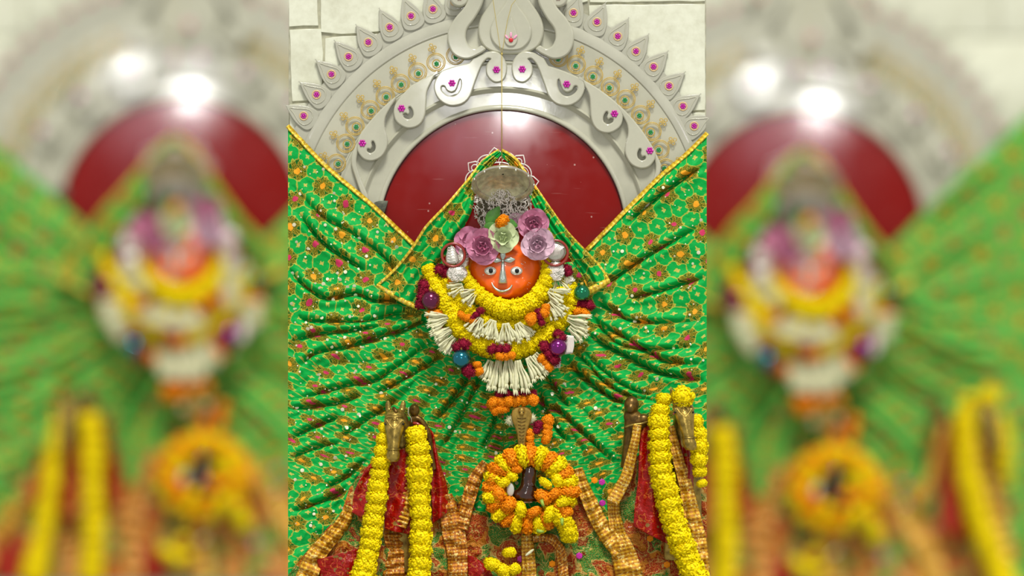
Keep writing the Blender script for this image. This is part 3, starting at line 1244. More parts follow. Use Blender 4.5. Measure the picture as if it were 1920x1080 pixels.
# ------------------------------------------------------------------ idol
ix, iy, iz = 947, 505, 96
idol = thing('idol', ix, iy, iz, 'orange vermilion idol with round face, silver nose and staring eyes', 'idol')
m = MB()
m.ell((0, 2, 0), (70, 58, 36), 28, 18)
m.ell((0, 26, 2), (50, 33, 34), 24, 14)        # jaw
m.ell((-24, 26, 22), (17, 15, 12), 16, 10)     # cheeks
m.ell((24, 26, 22), (17, 15, 12), 16, 10)
m.ell((0, 45, 26), (16, 8, 9), 14, 8)          # chin
m.ell((0, -22, 20), (44, 16, 16), 20, 10)      # brow
m.ell((-69, 4, -8), (8, 16, 8), 12, 8)         # ears
m.ell((69, 4, -8), (8, 16, 8), 12, 8)
m.loft([(0, 40, -14, 40, 22), (0, 75, -20, 44, 22), (0, 100, -22, 74, 24), (0, 125, -22, 80, 24), (0, 148, -26, 66, 20), (0, 158, -30, 50, 14)], 24)
o = put('figure', fixnormals(m.mesh('figure', 'face')), idol)
remesh(o, 2.4, 8)
# eyes
for dx in (-27, 21):
    e = put('eye', MB().ell((0, 0, 0), (9.5, 6.3, 4.5), 18, 12).mesh('eye', 'eye_white'), idol, dx, 3, 34.5)
    put('eye_rim', MB().tube([(p[0] * 10.2, p[1] * 6.9, 2) for p in circ(1, 24)], .8, 5, True).mesh('eye_rim', 'silver_nose'), e)
    put('pupil', MB().ell((0, 0, 0), (4.2, 4.6, 2.6), 16, 10).mesh('pupil', 'black'), e, 1, 0, 3.6)
# nose with nostril foot, narrow at the brow
nm = MB()
nm.loft([(0, -14, 34, 2.6, 5), (0, -8, 36, 3.6, 8), (0, 5, 38, 5.5, 11), (0, 17, 39, 7.8, 14), (0, 24, 39, 8.8, 15), (0, 26, 38, 7.5, 12)], 14)
o = put('nose', fixnormals(nm.mesh('nose', 'silver_nose')), idol, -4, 0, 0)
m = MB()
for (dx, dy, a) in ((0, -27, 0), (-13, -17, 1.45), (13, -17, -1.45)):
    q = [(0, -10), (4.5, -3), (5, 2), (2.5, 8), (0, 11), (-2.5, 8), (-5, 2), (-4.5, -3)]
    q = [(dx + x * math.cos(a) + y * math.sin(a), dy - x * math.sin(a) + y * math.cos(a)) for x, y in q]
    k = MB(); k.plate(catmull(q, 4, True), z0=33, z1=41, bev=1.6)
    m.add(k.v, k.f)
m.ell((0, -15, 40), (2.2, 2.2, 2.2), 10, 8)
put('forehead_ornament', fixnormals(m.mesh('forehead_ornament', 'silver_nose')), idol, -4, 0, 0)
m = MB()
c = catmull([(-25, 24, 32), (-20, 33, 35), (-12, 39, 37), (-2, 40, 38), (8, 36, 37), (13, 29, 35)], 6)
m.tube(c, np.r_[np.linspace(1.2, 2.6, len(c) // 2), np.linspace(2.6, 1.2, len(c) - len(c) // 2)], 8)
put('mouth', m.mesh('mouth', 'silver_nose'), idol)
m = MB()
for (x, y, n) in ((-52, -10, 16), (-46, 8, 8), (38, 26, 26), (32, -14, 8)):
    for k in range(n):
        a, b = x + RND.gauss(0, 5), y + RND.gauss(0, 5)
        zz = 36 * math.sqrt(max(0, 1 - (a / 62) ** 2 - ((b - 2) / 57) ** 2))
        q = RND.uniform(0, 3)
        m.tube([(a, b, zz + 1), (a + 3 * math.cos(q), b + 3 * math.sin(q), zz + 1)], .7, 4)
o = put('foil_flakes', m.mesh('foil_flakes', 'silver_white'), idol)
o['kind'] = 'stuff'

# silver wirework crown
cr = thing('crown', 942, 375, 92, 'tall silver wirework crown above the orange face', 'crown')
put('cap', MB().ell((0, 10, -6), (49, 61, 18), 24, 16).mesh('cap', simple('dark_silver', (96, 88, 66), .5, metal=.2)), cr)  # dark cap, visible between the bright wires
m = MB()
rs = random.Random(3)
for k in range(620):
    a = rs.uniform(-math.pi * .98, math.pi * .98)
    q = rs.uniform(0, 1) ** .5
    x, y = 54 * q * math.cos(a), 10 + 62 * q * math.sin(a)
    z = 22 * math.sqrt(max(0, 1 - q * q)) - 2
    d = rs.gauss(1.35, .6)
    l = rs.uniform(5, 10)
    bnd = rs.uniform(-4, 4)
    p0 = (x - l / 2 * math.cos(d), y - l / 2 * math.sin(d), z)
    p2 = (x + l / 2 * math.cos(d), y + l / 2 * math.sin(d), z)
    p1 = (x - bnd * math.sin(d), y + bnd * math.cos(d), z + 3)
    m.tube(catmull([p0, p1, p2], 3), 1.05, 4)
o = put('wirework', m.mesh('wirework', 'silver_white'), cr)
o['kind'] = 'stuff'

# filigree halo
ha = thing('filigree_halo', 937, 350, 60, 'white silver openwork halo behind the hanging bowl', 'halo')
m = MB()
P = lambda r, a: (r * math.cos(math.radians(a)), -r * math.sin(math.radians(a)))
for k in range(8):
    a = 8 + 45 * k
    m.tube([P(56, a - 13), P(65, a - 9), P(73, a), P(65, a + 9), P(56, a + 13)], 1.3, 6)
    m.tube([(P(58, a)[0] + p[0], P(58, a)[1] + p[1]) for p in circ(6, 18)], 1.1, 6, True)
    b = a + 22.5
    c0 = P(46, b)
    for r in (19, 14, 8):
        m.tube([(c0[0] + r * math.cos(math.radians(b + q)), c0[1] - r * math.sin(math.radians(b + q))) for q in range(-100, 101, 14)], 1.3 if r == 19 else .9, 6)
m.tube(circ(45, 60), 1.4, 6, True)
m.tube(circ(30, 40), 1.2, 6, True)
for k in range(16):
    m.tube([P(30, k * 22.5), P(45, k * 22.5)], 1, 5)
put('openwork', m.mesh('openwork', 'silver_white'), ha)

# hanging bowl (ceremonial umbrella) seen from below
bw = thing('hanging_silver_umbrella', 943, 346, 150, 'upturned silver ceremonial bowl hanging on a gold thread over the crown', 'umbrella')
m = MB()
n = 48
prof = [(2, -27), (16, -26), (32, -21), (44, -13), (51, -5), (54, 0), (56.5, 0.5), (56.5, 2), (53, 2), (49, -4), (42, -11), (30, -18), (15, -22), (2, -23)]
vs, fs = [], []
for r, h in prof:
    for k in range(n):
        a = 2 * math.pi * k / n
        rr = r * (1 + .012 * math.cos(a * 12))
        vs.append((rr * math.cos(a), h, rr * math.sin(a)))
for j in range(len(prof) - 1):
    for k in range(n):
        fs.append((j * n + k, j * n + (k + 1) % n, (j + 1) * n + (k + 1) % n, (j + 1) * n + k))
m.add(vs, fs)
tilt = math.radians(-34)
b = put('bowl', fixnormals(m.mesh('bowl', 'bowl')), bw, 0, 0, 0, rx=tilt)
m = MB().tube([(56.5 * math.cos(q), 1, 56.5 * math.sin(q)) for q in np.linspace(0, 2 * math.pi, 60, endpoint=False)], 1.7, 6, True)
m.tube([(49 * math.cos(q), -3.5, 49 * math.sin(q)) for q in np.linspace(0, 2 * math.pi, 60, endpoint=False)], .9, 6, True)
put('rim', m.mesh('rim', 'silver'), b)
m = MB()
for k in range(12):
    q = 2 * math.pi * k / 12 + .1
    m.ell((57 * math.cos(q), 4.5, 57 * math.sin(q)), (1.8, 3, 1.8), 8, 6)
put('bead_fringe', m.mesh('bead_fringe', 'silver'), b)
m = MB().tube([(0, 0, 0), (0, -8, 0)], 3, 8).ell((0, -10, 0), (5, 4, 5), 10, 8)
put('finial', m.mesh('finial', 'silver'), b, 0, -27, 0)
m = MB()
m.tube([(-2, -28, 0), (-2, -240, 0)], .9, 5)
m.tube([(-2, -240, 0), (-5, -251, 0), (-11, -290, 0), (-19, -345, 0), (-20, -380, 0)], .6, 5)
m.tube([(-2, -240, 0), (0, -251, 0), (8, -300, 0), (16, -330, 0), (28, -345, 0), (34, -385, 0)], .6, 5)
m.ell((-2, -240, 0), (2, 2.5, 2), 8, 6)
put('thread', m.mesh('thread', 'string'), bw, 0, 0, -16)


# ------------------------------------------------------------------ flowers
def marigold_mesh(name, mat, seed, flat=.78, n=210):
    r_ = random.Random(seed)
    m = MB()
    m.ell((0, 0, 0), (.86, .86 * flat, .86), 16, 10)
    for k in range(n):
        zz = 1 - 2 * (k + .5) / n
        th = k * 2.399963 + r_.uniform(-.15, .15)
        rr = math.sqrt(1 - zz * zz) ** .62
        lob = 1 + .05 * math.sin(th * 5 + seed) + .03 * math.sin(th * 9 + seed * 2)
        d = np.array([rr * math.cos(th) * lob, zz * 1.02, rr * math.sin(th) * lob])
        t = np.cross(d, [0.13, 1, .05]); t /= np.linalg.norm(t) + 1e-6
        b = np.cross(d, t)
        q = r_.uniform(0, math.pi)
        t, b = t * math.cos(q) + b * math.sin(q), -t * math.sin(q) + b * math.cos(q)
        L = r_.uniform(.90, 1.09) if mat != 'maroon' else r_.uniform(.85, 1.3)
        wv = r_.uniform(.10, .15)
        base, tip = d * .80, d * L
        sc = np.array([1, flat, 1])
        v = [base - t * wv * .6, base + t * wv * .6, tip + t * wv + b * .05, tip + b * .0 + d * .03, tip - t * wv - b * .05]
        v += [tip * 1.0 + t * wv * .8 + b * .16 - d * .10, tip - t * wv * .8 + b * .14 - d * .10]
        m.add([p * sc for p in v], [(0, 1, 2, 3, 4), (2, 5, 6, 4, 3)])
    return m.mesh(name, mat)


MG = {c: [marigold_mesh('marigold', c, 10 + k, fl) for k, fl in enumerate((.74, .84, .95))] for c in ('yellow', 'orange')}
MG['maroon'] = [marigold_mesh('celosia', 'maroon', 31, .9, 130), marigold_mesh('celosia', 'maroon', 32, .8, 130)]


def flower(root, org, x, y, z, r, col='yellow', ang=0.0, name='marigold', squash=1.0, k=None):
    me = MG[col][RND.randrange(len(MG[col])) if k is None else k]
    o = put(name, me, root, x - org[0], y - org[1], z - org[2], rot=ang)
    o.rotation_euler = Euler((RND.uniform(-.25, .25), -ang, RND.uniform(-3, 3)), 'ZXY')
    o.rotation_euler = Euler((RND.uniform(-.3, .3), -ang + RND.uniform(-.12, .12), 0), 'XYZ')
    o.scale = (r, r * .9, r * squash)
    return o


def strand(path, step, r, label, cat='garland', col=('yellow',), group=None, far='lr', zf=None, name='marigold_garland', squash=1.0, jit=.06, sizes=None):
    c = catmull([(p[0], p[1]) for p in path], 12)
    zz = catmull([(p[2], 0) for p in path], 12)[:, 0]
    d = np.r_[0, np.cumsum(np.linalg.norm(np.diff(c, axis=0), axis=1))]
    n = max(2, int(round(d[-1] / step)))
    ts = np.linspace(0, d[-1], n + 1)
    X, Y, Z = np.interp(ts, d, c[:, 0]), np.interp(ts, d, c[:, 1]), np.interp(ts, d, zz)
    mid = n // 2
    org = (float(X[mid]), float(Y[mid]), float(Z[mid]))
    t = thing(name, *org, label, cat, group, far)
    for i in range(n + 1):
        a, b = max(i - 1, 0), min(i + 1, n)
        an = math.atan2(X[b] - X[a], (Y[b] - Y[a]))
        rr = r if np.isscalar(r) else np.interp(i / n, np.linspace(0, 1, len(r)), r)
        flower(t, org, X[i], Y[i], Z[i] + RND.uniform(-2, 2), rr * RND.uniform(1 - jit, 1 + jit), col[i % len(col)], an, squash=squash)
    m = MB().tube(np.stack([X - org[0], Y - org[1], Z - org[2]], 1), 1.0, 5)
    put('thread', m.mesh('thread', 'string'), t)
    return t


# garlands of the idol
strand([(868, 482, 112), (875, 520, 120), (895, 549, 126), (925, 573, 132), (960, 581, 134), (994, 570, 130), (1016, 543, 124), (1026, 505, 118), (1020, 468, 112)],
       11, [9, 11, 15, 18, 20, 19, 16, 13, 10], 'innermost yellow marigold garland close under the orange face', squash=.8)
strand([(806, 508, 104), (822, 545, 110), (846, 585, 116), (866, 618, 120), (896, 642, 122), (945, 656, 124), (990, 648, 122), (1024, 628, 118), (1050, 600, 114), (1070, 566, 110), (1062, 530, 106)],
       12.5, [13, 18, 20, 20, 20, 19, 19, 19, 17, 15, 12], 'outer yellow marigold garland hanging round the chest of the idol', squash=.8)
strand([(843, 530, 108), (866, 566, 116), (893, 594, 120), (930, 610, 124), (968, 612, 124), (1003, 602, 122), (1034, 580, 118), (1052, 552, 112)],
       13, 16, 'middle yellow marigold garland between the two others', squash=.8)

bud = MB()
c = catmull([(0, 0, 0), (.6, 8, 1), (-.4, 17, 1.6), (0, 25, .6), (.3, 29, 0)], 3)
bud.tube(c, [1.0, 1.1, 1.2, 1.3, 1.4, 1.5, 1.6, 1.9, 2.3, 2.7, 2.9, 2.4, .8][:len(c)], 6)
bud_me = bud.mesh('tuberose_bud', 'white')
bud2 = MB()
c = catmull([(0, 0, 0), (-.8, 9, 2), (.8, 18, 2.4), (0, 28, 0)], 4)
bud2.tube(c, [1.0, 1.0, 1.1, 1.2, 1.3, 1.5, 1.8, 2.1, 2.6, 3.0, 3.2, 2.4, 1.2][:len(c)], 6)
for k in range(5):
    a = k * 1.257
    bud2.tube([(0, 26, 0), (2.5 * math.cos(a), 29, 2.5 * math.sin(a)), (4.0 * math.cos(a), 32, 4.0 * math.sin(a))], [1.5, 1.5, .4], 5)
bud2_me = bud2.mesh('tuberose_bud', 'white')


def tassel(x, y, z, ang, ln, spread, n, label, far='lr'):
    """ang: direction in the picture, degrees clockwise from straight down is negative x"""
    t = thing('tuberose_tassel', x, y, z, label, 'flowers', 'tuberose tassels of the garlands', far)
    for k in range(n):
        f = (k + .5) / n - .5
        a = math.radians(ang + f * spread + RND.uniform(-4, 4))
        o = put('tuberose_bud', bud2_me if k % 3 else bud_me, t, f * 12 * math.cos(math.radians(ang)), -f * 12 * math.sin(math.radians(ang)), RND.uniform(-3, 6))
        o.rotation_euler = Euler((RND.uniform(-.25, .1), -a, 0), 'XYZ')
        s_ = ln / 30 * RND.uniform(.82, 1.08)
        o.scale = (min(s_, 1.25) * .85, min(s_, 1.25) * .85, s_)
        o.rotation_euler = Euler((RND.uniform(-.2, .1), a * -1, 0))
    return t


TS = [(842, 596, 126, -78, 40, 40, 9, 'white tuberose tassel pointing left, just below the wine red ball'),
      (846, 618, 126, -62, 36, 36, 9, 'white tuberose tassel pointing lower left, between two others on the left'),
      (852, 632, 124, -42, 36, 30, 8, 'lowest of three white tuberose tassels left of the yellow garland'),
      (868, 536, 128, -70, 28, 50, 7, 'yellowish white tuberose tassel below the left silver earring'),
      (892, 546, 132, -55, 30, 55, 9, 'white tuberose tassel left of the innermost yellow garland'),
      (902, 596, 140, -30, 36, 50, 9, 'white tuberose tassel at the left end of the row under the face'),
      (925, 600, 142, -20, 36, 50, 9, 'white tuberose tassel second from left under the face'),
      (948, 606, 142, 8, 36, 50, 9, 'white tuberose tassel straight under the chin'),
      (970, 606, 142, 30, 34, 50, 9, 'white tuberose tassel right of the chin'),
      (1028, 546, 132, 60, 34, 60, 9, 'cream tuberose tassel right of the innermost yellow garland'),
      (1030, 566, 132, 40, 34, 50, 8, 'cream tuberose tassel above the orange flowers at right'),
      (1064, 596, 124, 72, 40, 40, 9, 'white tuberose tassel pointing right beside the green cloth'),
      (1068, 612, 124, 52, 36, 36, 8, 'white tuberose tassel pointing lower right above the purple ball'),
      (1046, 524, 114, 20, 26, 70, 7, 'white tuberose tassel under the right silver earring'),
      (920, 676, 128, -22, 36, 26, 7, 'white tuberose tassel at the left end of the lowest row'),
      (936, 676, 128, -6, 58, 22, 9, 'long white tuberose tassel left of centre in the lowest row'),
      (953, 672, 130, 2, 62, 24, 10, 'long white tuberose tassel in the middle of the lowest row'),
      (970, 676, 130, 10, 56, 24, 9, 'long white tuberose tassel right of centre in the lowest row'),
      (990, 670, 130, 30, 46, 26, 9, 'white tuberose tassel slanting right in the lowest row'),
      (1002, 664, 130, 44, 38, 24, 8, 'white tuberose tassel at the right end of the lowest row')]
for a in TS:
    tassel(*a)


def blossom(x, y, z, r, col, label, cat='flower', n=1, dx=0, dy=0, squash=.95, far='lr', group=None, name=None):
    nm = name or ('celosia_bloom' if col == 'maroon' else 'marigold_bloom')
    if n == 1:
        t = thing(nm, x, y, z, label, cat, group, far)
        flower(t, (x, y, z), x, y, z, r, col, RND.uniform(-1, 1), 'petals', squash)
    else:
        t = thing(nm, x, y, z, label, cat, group, far)
        for k in range(n):
            flower(t, (x, y, z), x + dx * (k - (n - 1) / 2), y + dy * (k - (n - 1) / 2), z + RND.uniform(-2, 2), r * RND.uniform(.9, 1.1), col, RND.uniform(-1, 1), 'flower_head', squash)
    return t


BL = [(864, 648, 138, 11, 'maroon', 'dark maroon bloom above the teal mirror ball', 2, 12, -5),
      (877, 694, 140, 12, 'maroon', 'dark maroon star shaped bloom below the teal mirror ball', 2, 3, 5),
      (936, 655, 148, 10, 'maroon', 'dark maroon blooms in the middle of the outer yellow garland', 3, 13, 0),
      (1030, 662, 136, 13, 'maroon', 'dark maroon blooms left of the purple mirror ball', 3, 8, 12),
      (1050, 630, 138, 10, 'maroon', 'dark maroon bloom above the purple mirror ball', 2, 6, 7),
      (794, 552, 112, 12, 'maroon', 'deep red blooms left of the wine red ball', 4, -2, 11),
      (833, 508, 116, 12, 'maroon', 'dark maroon bloom under the left bangle', 2, 12, 4),
      (1064, 507, 120, 9, 'maroon', 'dark maroon bloom right of the silver bead under the right bangle', 2, 4, 8),
      (1012, 594, 146, 8, 'maroon', 'dark maroon blooms between two orange marigolds at right', 3, 3, 10),
      (1094, 570, 112, 10, 'maroon', 'rust red blooms under the green mirror ball', 3, 12, 2),
      (893, 590, 142, 7, 'maroon', 'slanting row of small maroon blooms left under the face', 3, 7, -7),
      (968, 739, 122, 9, 'maroon', 'row of maroon blooms below the lowest tuberose tassels', 5, 15, 0),
      (1008, 802, 120, 9, 'maroon', 'maroon bloom right of the brass cobra hood', 2, -4, 10),
      (896, 690, 136, 9, 'orange', 'orange marigolds right of the maroon star shaped bloom', 2, 4, 12),
      (948, 667, 150, 9, 'orange', 'orange marigolds just under the central maroon blooms', 3, 10, -1),
      (1022, 680, 134, 10, 'orange', 'slanting orange marigolds below the right of the yellow garland', 3, 6, 8),
      (818, 588, 120, 10, 'orange', 'orange marigold under the wine red ball', 3, 10, -1),
      (876, 596, 142, 9, 'orange', 'orange marigolds left of the tuberose row under the face', 3, 10, 5),
      (846, 527, 120, 8, 'orange', 'small orange marigold under the left earring', 1, 0, 0),
      (996, 598, 148, 11, 'orange', 'orange marigold right of the tuberose row under the face', 2, 3, -4),
      (1022, 582, 146, 9, 'orange', 'orange marigold at the upper right of the maroon blooms', 2, -3, 10),
      (1090, 586, 114, 12, 'orange', 'orange marigolds under the rust red blooms at right', 2, 13, 3),
      (961, 752, 124, 12, 'orange', 'row of orange marigolds above the brass cobra', 6, 14.5, -1),
      (936, 768, 120, 10, 'orange', 'orange marigolds at the left shoulder of the brass cobra', 3, 9, -1),
      (993, 822, 118, 9, 'orange', 'orange marigolds at the right of the cobra neck', 3, 0, 10),
      (1026, 805, 118, 11, 'orange', 'tall clump of orange marigolds right of the cobra', 4, -1, 11),
      (1000, 560, 100, 8, 'orange', 'orange marigold glimpsed behind the yellow garland', 1, 0, 0)]
for (x, y, z, r, c_, lab, n, dx, dy) in BL:
    blossom(x, y, z, r, c_, lab, n=n, dx=dx, dy=dy)


def dahlia(x, y, z, r, label):
    t = thing('white_bloom', x, y, z, label, 'flower', None, 'lr')
    m = MB()
    for k in range(46):
        a = k * 2.4
        q = .25 + .75 * (k / 46)
        m.tube([(0, 0, 0), (r * q * .6 * math.cos(a), r * q * .6 * math.sin(a), 5 * (1.2 - q)), (r * q * math.cos(a), r * q * math.sin(a), 7 * (1.1 - q))], [.6, 1.3, .5], 5)
    put('petals', m.mesh('petals', 'white'), t)


dahlia(983, 792, 118, 11, 'white bloom left of the maroon ones beside the cobra')
dahlia(996, 784, 118, 12, 'white bloom at the right edge of the cobra hood')
dahlia(957, 788, 112, 13, 'white bloom half hidden left of the cobra hood')
dahlia(862, 612, 128, 8, 'small white bloom left of the tuberose row')
dahlia(1066, 522, 116, 11, 'small silvery white bloom above the green mirror ball')
dahlia(908, 702, 122, 8, 'small white bloom beside the lower left orange marigolds')

for (x, y, z, r, mt, lab) in ((865, 673, 140, 17.5, 'teal_ball', 'shiny teal mirror ball under the left of the yellow garland'),
                              (1046, 651, 142, 17, 'purple_ball', 'shiny purple mirror ball under the right of the yellow garland'),
                              (808, 563, 122, 18, 'wine_ball', 'wine red mirror ball at the left end of the veil hem'),
                              (1091, 549, 122, 15, 'green_ball', 'green mirror ball at the right end of the veil hem')):
    t = thing('mirror_ball', x, y, z, lab, 'ball')
    put('ball', MB().ell((0, 0, 0), r, 32, 20).mesh('ball', mt), t)
    put('cap', MB().tube([(0, -r + 1, 0), (0, -r - 4, 0)], 3, 10).mesh('cap', 'gold_line'), t)

# silver pleated ribbon
t = thing('silver_ribbon', 1067, 644, 132, 'pleated silver ribbon piece right of the purple mirror ball', 'ribbon')
patch('pleats', [(1060, 628), (1059, 645), (1060, 664)], [(1075, 630), (1076, 646), (1073, 662)], 28, 8, lambda u, v, X, Y: 132 + 2.2 * np.sin(u * 44), 'silver_white', t, (1067, 644, 132), 1, 1, None)
t = thing('silver_ribbon', 1047, 682, 124, 'crumpled silver ribbon scrap below the purple mirror ball', 'ribbon')
patch('pleats', [(1036, 678), (1040, 690)], [(1052, 668), (1050, 690)], 24, 8, lambda u, v, X, Y: 124 + 2.4 * np.sin(u * 30 + v * 3), 'silver_white', t, (1047, 682, 124), 1, 1, None)

# roses
def petal_mesh(mat, wd=1.0, ln=1.0, curl=.5):
    vs, fs, nu, nv = [], [], 8, 7
    for j in range(nv + 1):
        v = j / nv
        half = wd * math.sin(math.pi * min(.97, .10 + .72 * v)) ** .8 * .62
        for i in range(nu + 1):
            u = i / nu * 2 - 1
            x = u * half
            y = -ln * v * (1 - .10 * u * u)
            z = curl * (u * u) * .45 * wd + .55 * v * (1 - v) * -.3 + curl * .55 * v * v - .14 * curl * max(0, v - .8) * 4
            vs.append((x, y, z + .03 * math.sin(i * 2.1 + j)))
    n = nu + 1
    for j in range(nv):
        for i in range(nu):
            fs.append((j * n + i, j * n + i + 1, (j + 1) * n + i + 1, (j + 1) * n + i))
    return mkmesh('petal', vs, fs, mat)


PM = {k: [petal_mesh(k, 1.0, 1.0, .35), petal_mesh(k, .95, 1.0, .9), petal_mesh(k, .8, .85, 1.4)] for k in ('pink', 'pale_pink', 'cream')}


def rose(x, y, z, r, mat, label, tiltx=0, turn=0, rows=((7, 1.0, 0, .15), (6, .78, 1, .55), (5, .55, 1, .95), (4, .36, 2, 1.25))):
    t = thing('rose', x, y, z, label, 'flower')
    for (n, s_, mi, open_) in rows:
        off = RND.uniform(0, 6)
        for k in range(n):
            a = off + 2 * math.pi * k / n + turn
            me = PM[mat][mi]
            o = put('petal', me, t, 0, 0, (1 - s_) * r * .3)
            R_ = Matrix.Rotation(-a, 4, 'Y') @ Matrix.Rotation(open_ * .8, 4, 'X')
            o.rotation_mode = 'XYZ'
            o.rotation_euler = R_.to_euler()
            q = r * s_ * RND.uniform(.92, 1.08)
            o.scale = (q, q, q)
    put('heart', MB().ell((0, 0, 0), (r * .16, r * .16, r * .3), 12, 8).mesh('heart', mat), t, 0, 0, r * .12)
    return t


rose(905, 462, 132, 34, 'pink', 'large pink rose left above the orange face')
rose(880, 452, 118, 30, 'pink', 'loose outer pink rose next to the left veil', rows=((5, 1.0, 0, .1), (3, .7, 1, .5)))
rose(1000, 420, 122, 30, 'pink', 'deep pink rose right of the silver crown')
rose(1008, 458, 136, 32, 'pale_pink', 'pale pink rose right above the orange face')
rose(943, 444, 136, 30, 'cream', 'pale greenish cream rose at the top of the forehead', rows=((5, 1.0, 0, .1), (4, .8, 1, .6), (3, .5, 1, 1.1)))
rose(965, 414, 108, 16, 'pale_pink', 'small pale pink bloom tucked behind the right leaf', rows=((5, 1, 0, .2), (3, .6, 1, .8)))

# leaves and the marigold on top
def leaf(x, y, z, pts, label):
    t = thing('leaf', x, y, z, label, 'leaf')
    m = MB()
    m.plate(catmull(pts, 5, True), z0=-1, z1=1.4, bev=.7)
    put('blade', fixnormals(m.mesh('blade', 'leaf', rel=(x, y, 0))), t)
    return t, m


lf = [(937, 388), (926, 391), (914, 399), (910, 410), (912, 420), (921, 424), (930, 420), (936, 408)]
leaf(924, 406, 130, lf, 'upper left green leaf beside the orange marigold under the bowl')
leaf(921, 424, 134, [(908, 425), (913, 418), (924, 417), (933, 422), (936, 430), (928, 434), (916, 433)], 'lower left green leaf beside the orange marigold under the bowl')
leaf(960, 422, 134, [(950, 412), (960, 411), (970, 422), (966, 427), (956, 428), (948, 424)], 'small green leaf right of the orange marigold under the bowl')
blossom(941, 415, 140, 14.5, 'orange', 'orange marigold on green leaves below the silver bowl')


# ear ornaments
def coil_ball(x, y, z, rx, ry, n, label, name='silver_ornament'):
    t = thing(name, x, y, z, label, 'ornament')
    put('core', MB().ell((0, 0, 0), (rx, ry, 9), 20, 12).mesh('core', 'silver'), t)
    m = MB()
    r_ = random.Random(int(x))
    for k in range(n):
        a, q = r_.uniform(0, 6.28), math.sqrt(r_.random()) * .85
        cx_, cy_ = rx * q * math.cos(a), ry * q * math.sin(a)
        z_ = 9 * math.sqrt(1 - q * q)
        r0 = r_.uniform(1.6, 3)
        m.tube([(cx_ + p[0], cy_ + p[1], z_) for p in circ(r0, 9)][:7], .7, 4)
    o = put('filigree', m.mesh('filigree', 'silver_white'), t)
    o['kind'] = 'stuff'
    return t


for (x, y, lab, rr) in ((850, 478, 'glossy maroon bangle around the left leaf shaped ear ornament', 21), (1041, 474, 'glossy maroon bangle around the right coiled ear ornament', 23)):
    t = thing('bangle', x, y, 132, lab, 'bangle')
    put('ring', MB().tube(circ(rr, 40), 2.6, 8, True).mesh('ring', 'brown_ring'), t)
t = thing('leaf_earring', 846, 478, 128, 'embossed silver leaf shaped ear ornament inside the left bangle', 'earring')
m = MB()
L = [(846, 460), (853, 466), (858, 478), (860, 490), (850, 495), (838, 493), (836, 480), (840, 468)]
m.plate(catmull(L, 5, True), z0=-4, z1=4, bev=2.5)
put('plate', fixnormals(m.mesh('plate', 'silver', rel=(846, 478, 0))), t)
m = MB()
for k in range(6):
    m.tube([(-1, -12 + k * 5, 4.3), (4 + k * .8, -15 + k * 5, 4.3), (8 + k * .4, -9 + k * 5, 4)], .8, 5)
    m.tube([(-1, -12 + k * 5, 4.3), (-5 - k * .4, -14 + k * 5, 4.3), (-7 - k * .3, -9 + k * 5, 4)], .8, 5)
put('veins', m.mesh('veins', 'silver_white'), t)
coil_ball(866, 484, 118, 14, 22, 60, 'silver wire ear cover behind the left bangle')
coil_ball(857, 513, 126, 20, 16, 60, 'lumpy silver filigree piece below the left bangle')
t = thing('coiled_earring', 1041, 472, 126, 'coiled silver ear ornament inside the right bangle', 'earring')
put('core', MB().ell((0, 0, 0), (20, 18, 7), 20, 12).mesh('core', 'silver'), t)
m = MB()
for k in range(9):
    a = -.9 + k * .22
    c0 = (-10 + k * 2.6, 2)
    m.tube(catmull([(c0[0] - 4, 13 - abs(k - 4), 3), (c0[0] - 2, -2, 8.5), (c0[0] + 6, -13 + abs(k - 4), 5)], 5), 1.1, 6)
put('coils', m.mesh('coils', 'silver_white'), t)
coil_ball(1042, 508, 122, 18, 19, 80, 'rounded silver filigree bead below the right bangle')
coil_ball(1068, 524, 112, 9, 8, 24, 'small silver filigree bead above the green mirror ball')

# ------------------------------------------------------------------ brass cobra, lingam, flower ring
cb = thing('brass_cobra', 978, 798, 124, 'small brass cobra with spread hood rising behind the flower ring', 'statue')
m = MB()
m.loft([(0, -35, -1, 6, 4), (0, -33, 0, 13, 5), (0, -28, 0, 17.5, 6), (0, -20, 0, 19.5, 6.5), (0, -10, 0, 18, 6.5), (0, 0, 0, 14, 6.5), (0, 10, 0, 10.5, 6.5), (0, 22, 0, 8, 6.5), (0, 34, -1, 7, 6.5), (0, 48, -3, 7, 6.5), (0, 70, -5, 9, 7)], 24)
m.ell((0, -27, 6), (6, 7, 6), 14, 10)
m.ell((0, -22, 10), (4, 4, 3), 12, 8)
o = put('body', fixnormals(m.mesh('body', 'cobra')), cb)
remesh(o, 1.1, 5)
m = MB()
for k in range(9):
    y = -14 + k * 6.2
    wd = max(3.5, 8 - k * .7)
    m.tube([(-wd, y, 6.3), (0, y + 1.2, 8.0), (wd, y, 6.3)], .7, 5)
put('belly_scale', m.mesh('belly_scale', 'brass_dark'), cb)
for dx in (-3.2, 3.2):
    put('eye', MB().ell((0, 0, 0), 1.1, 8, 6).mesh('eye', 'black'), cb, dx, -25, 11.2)

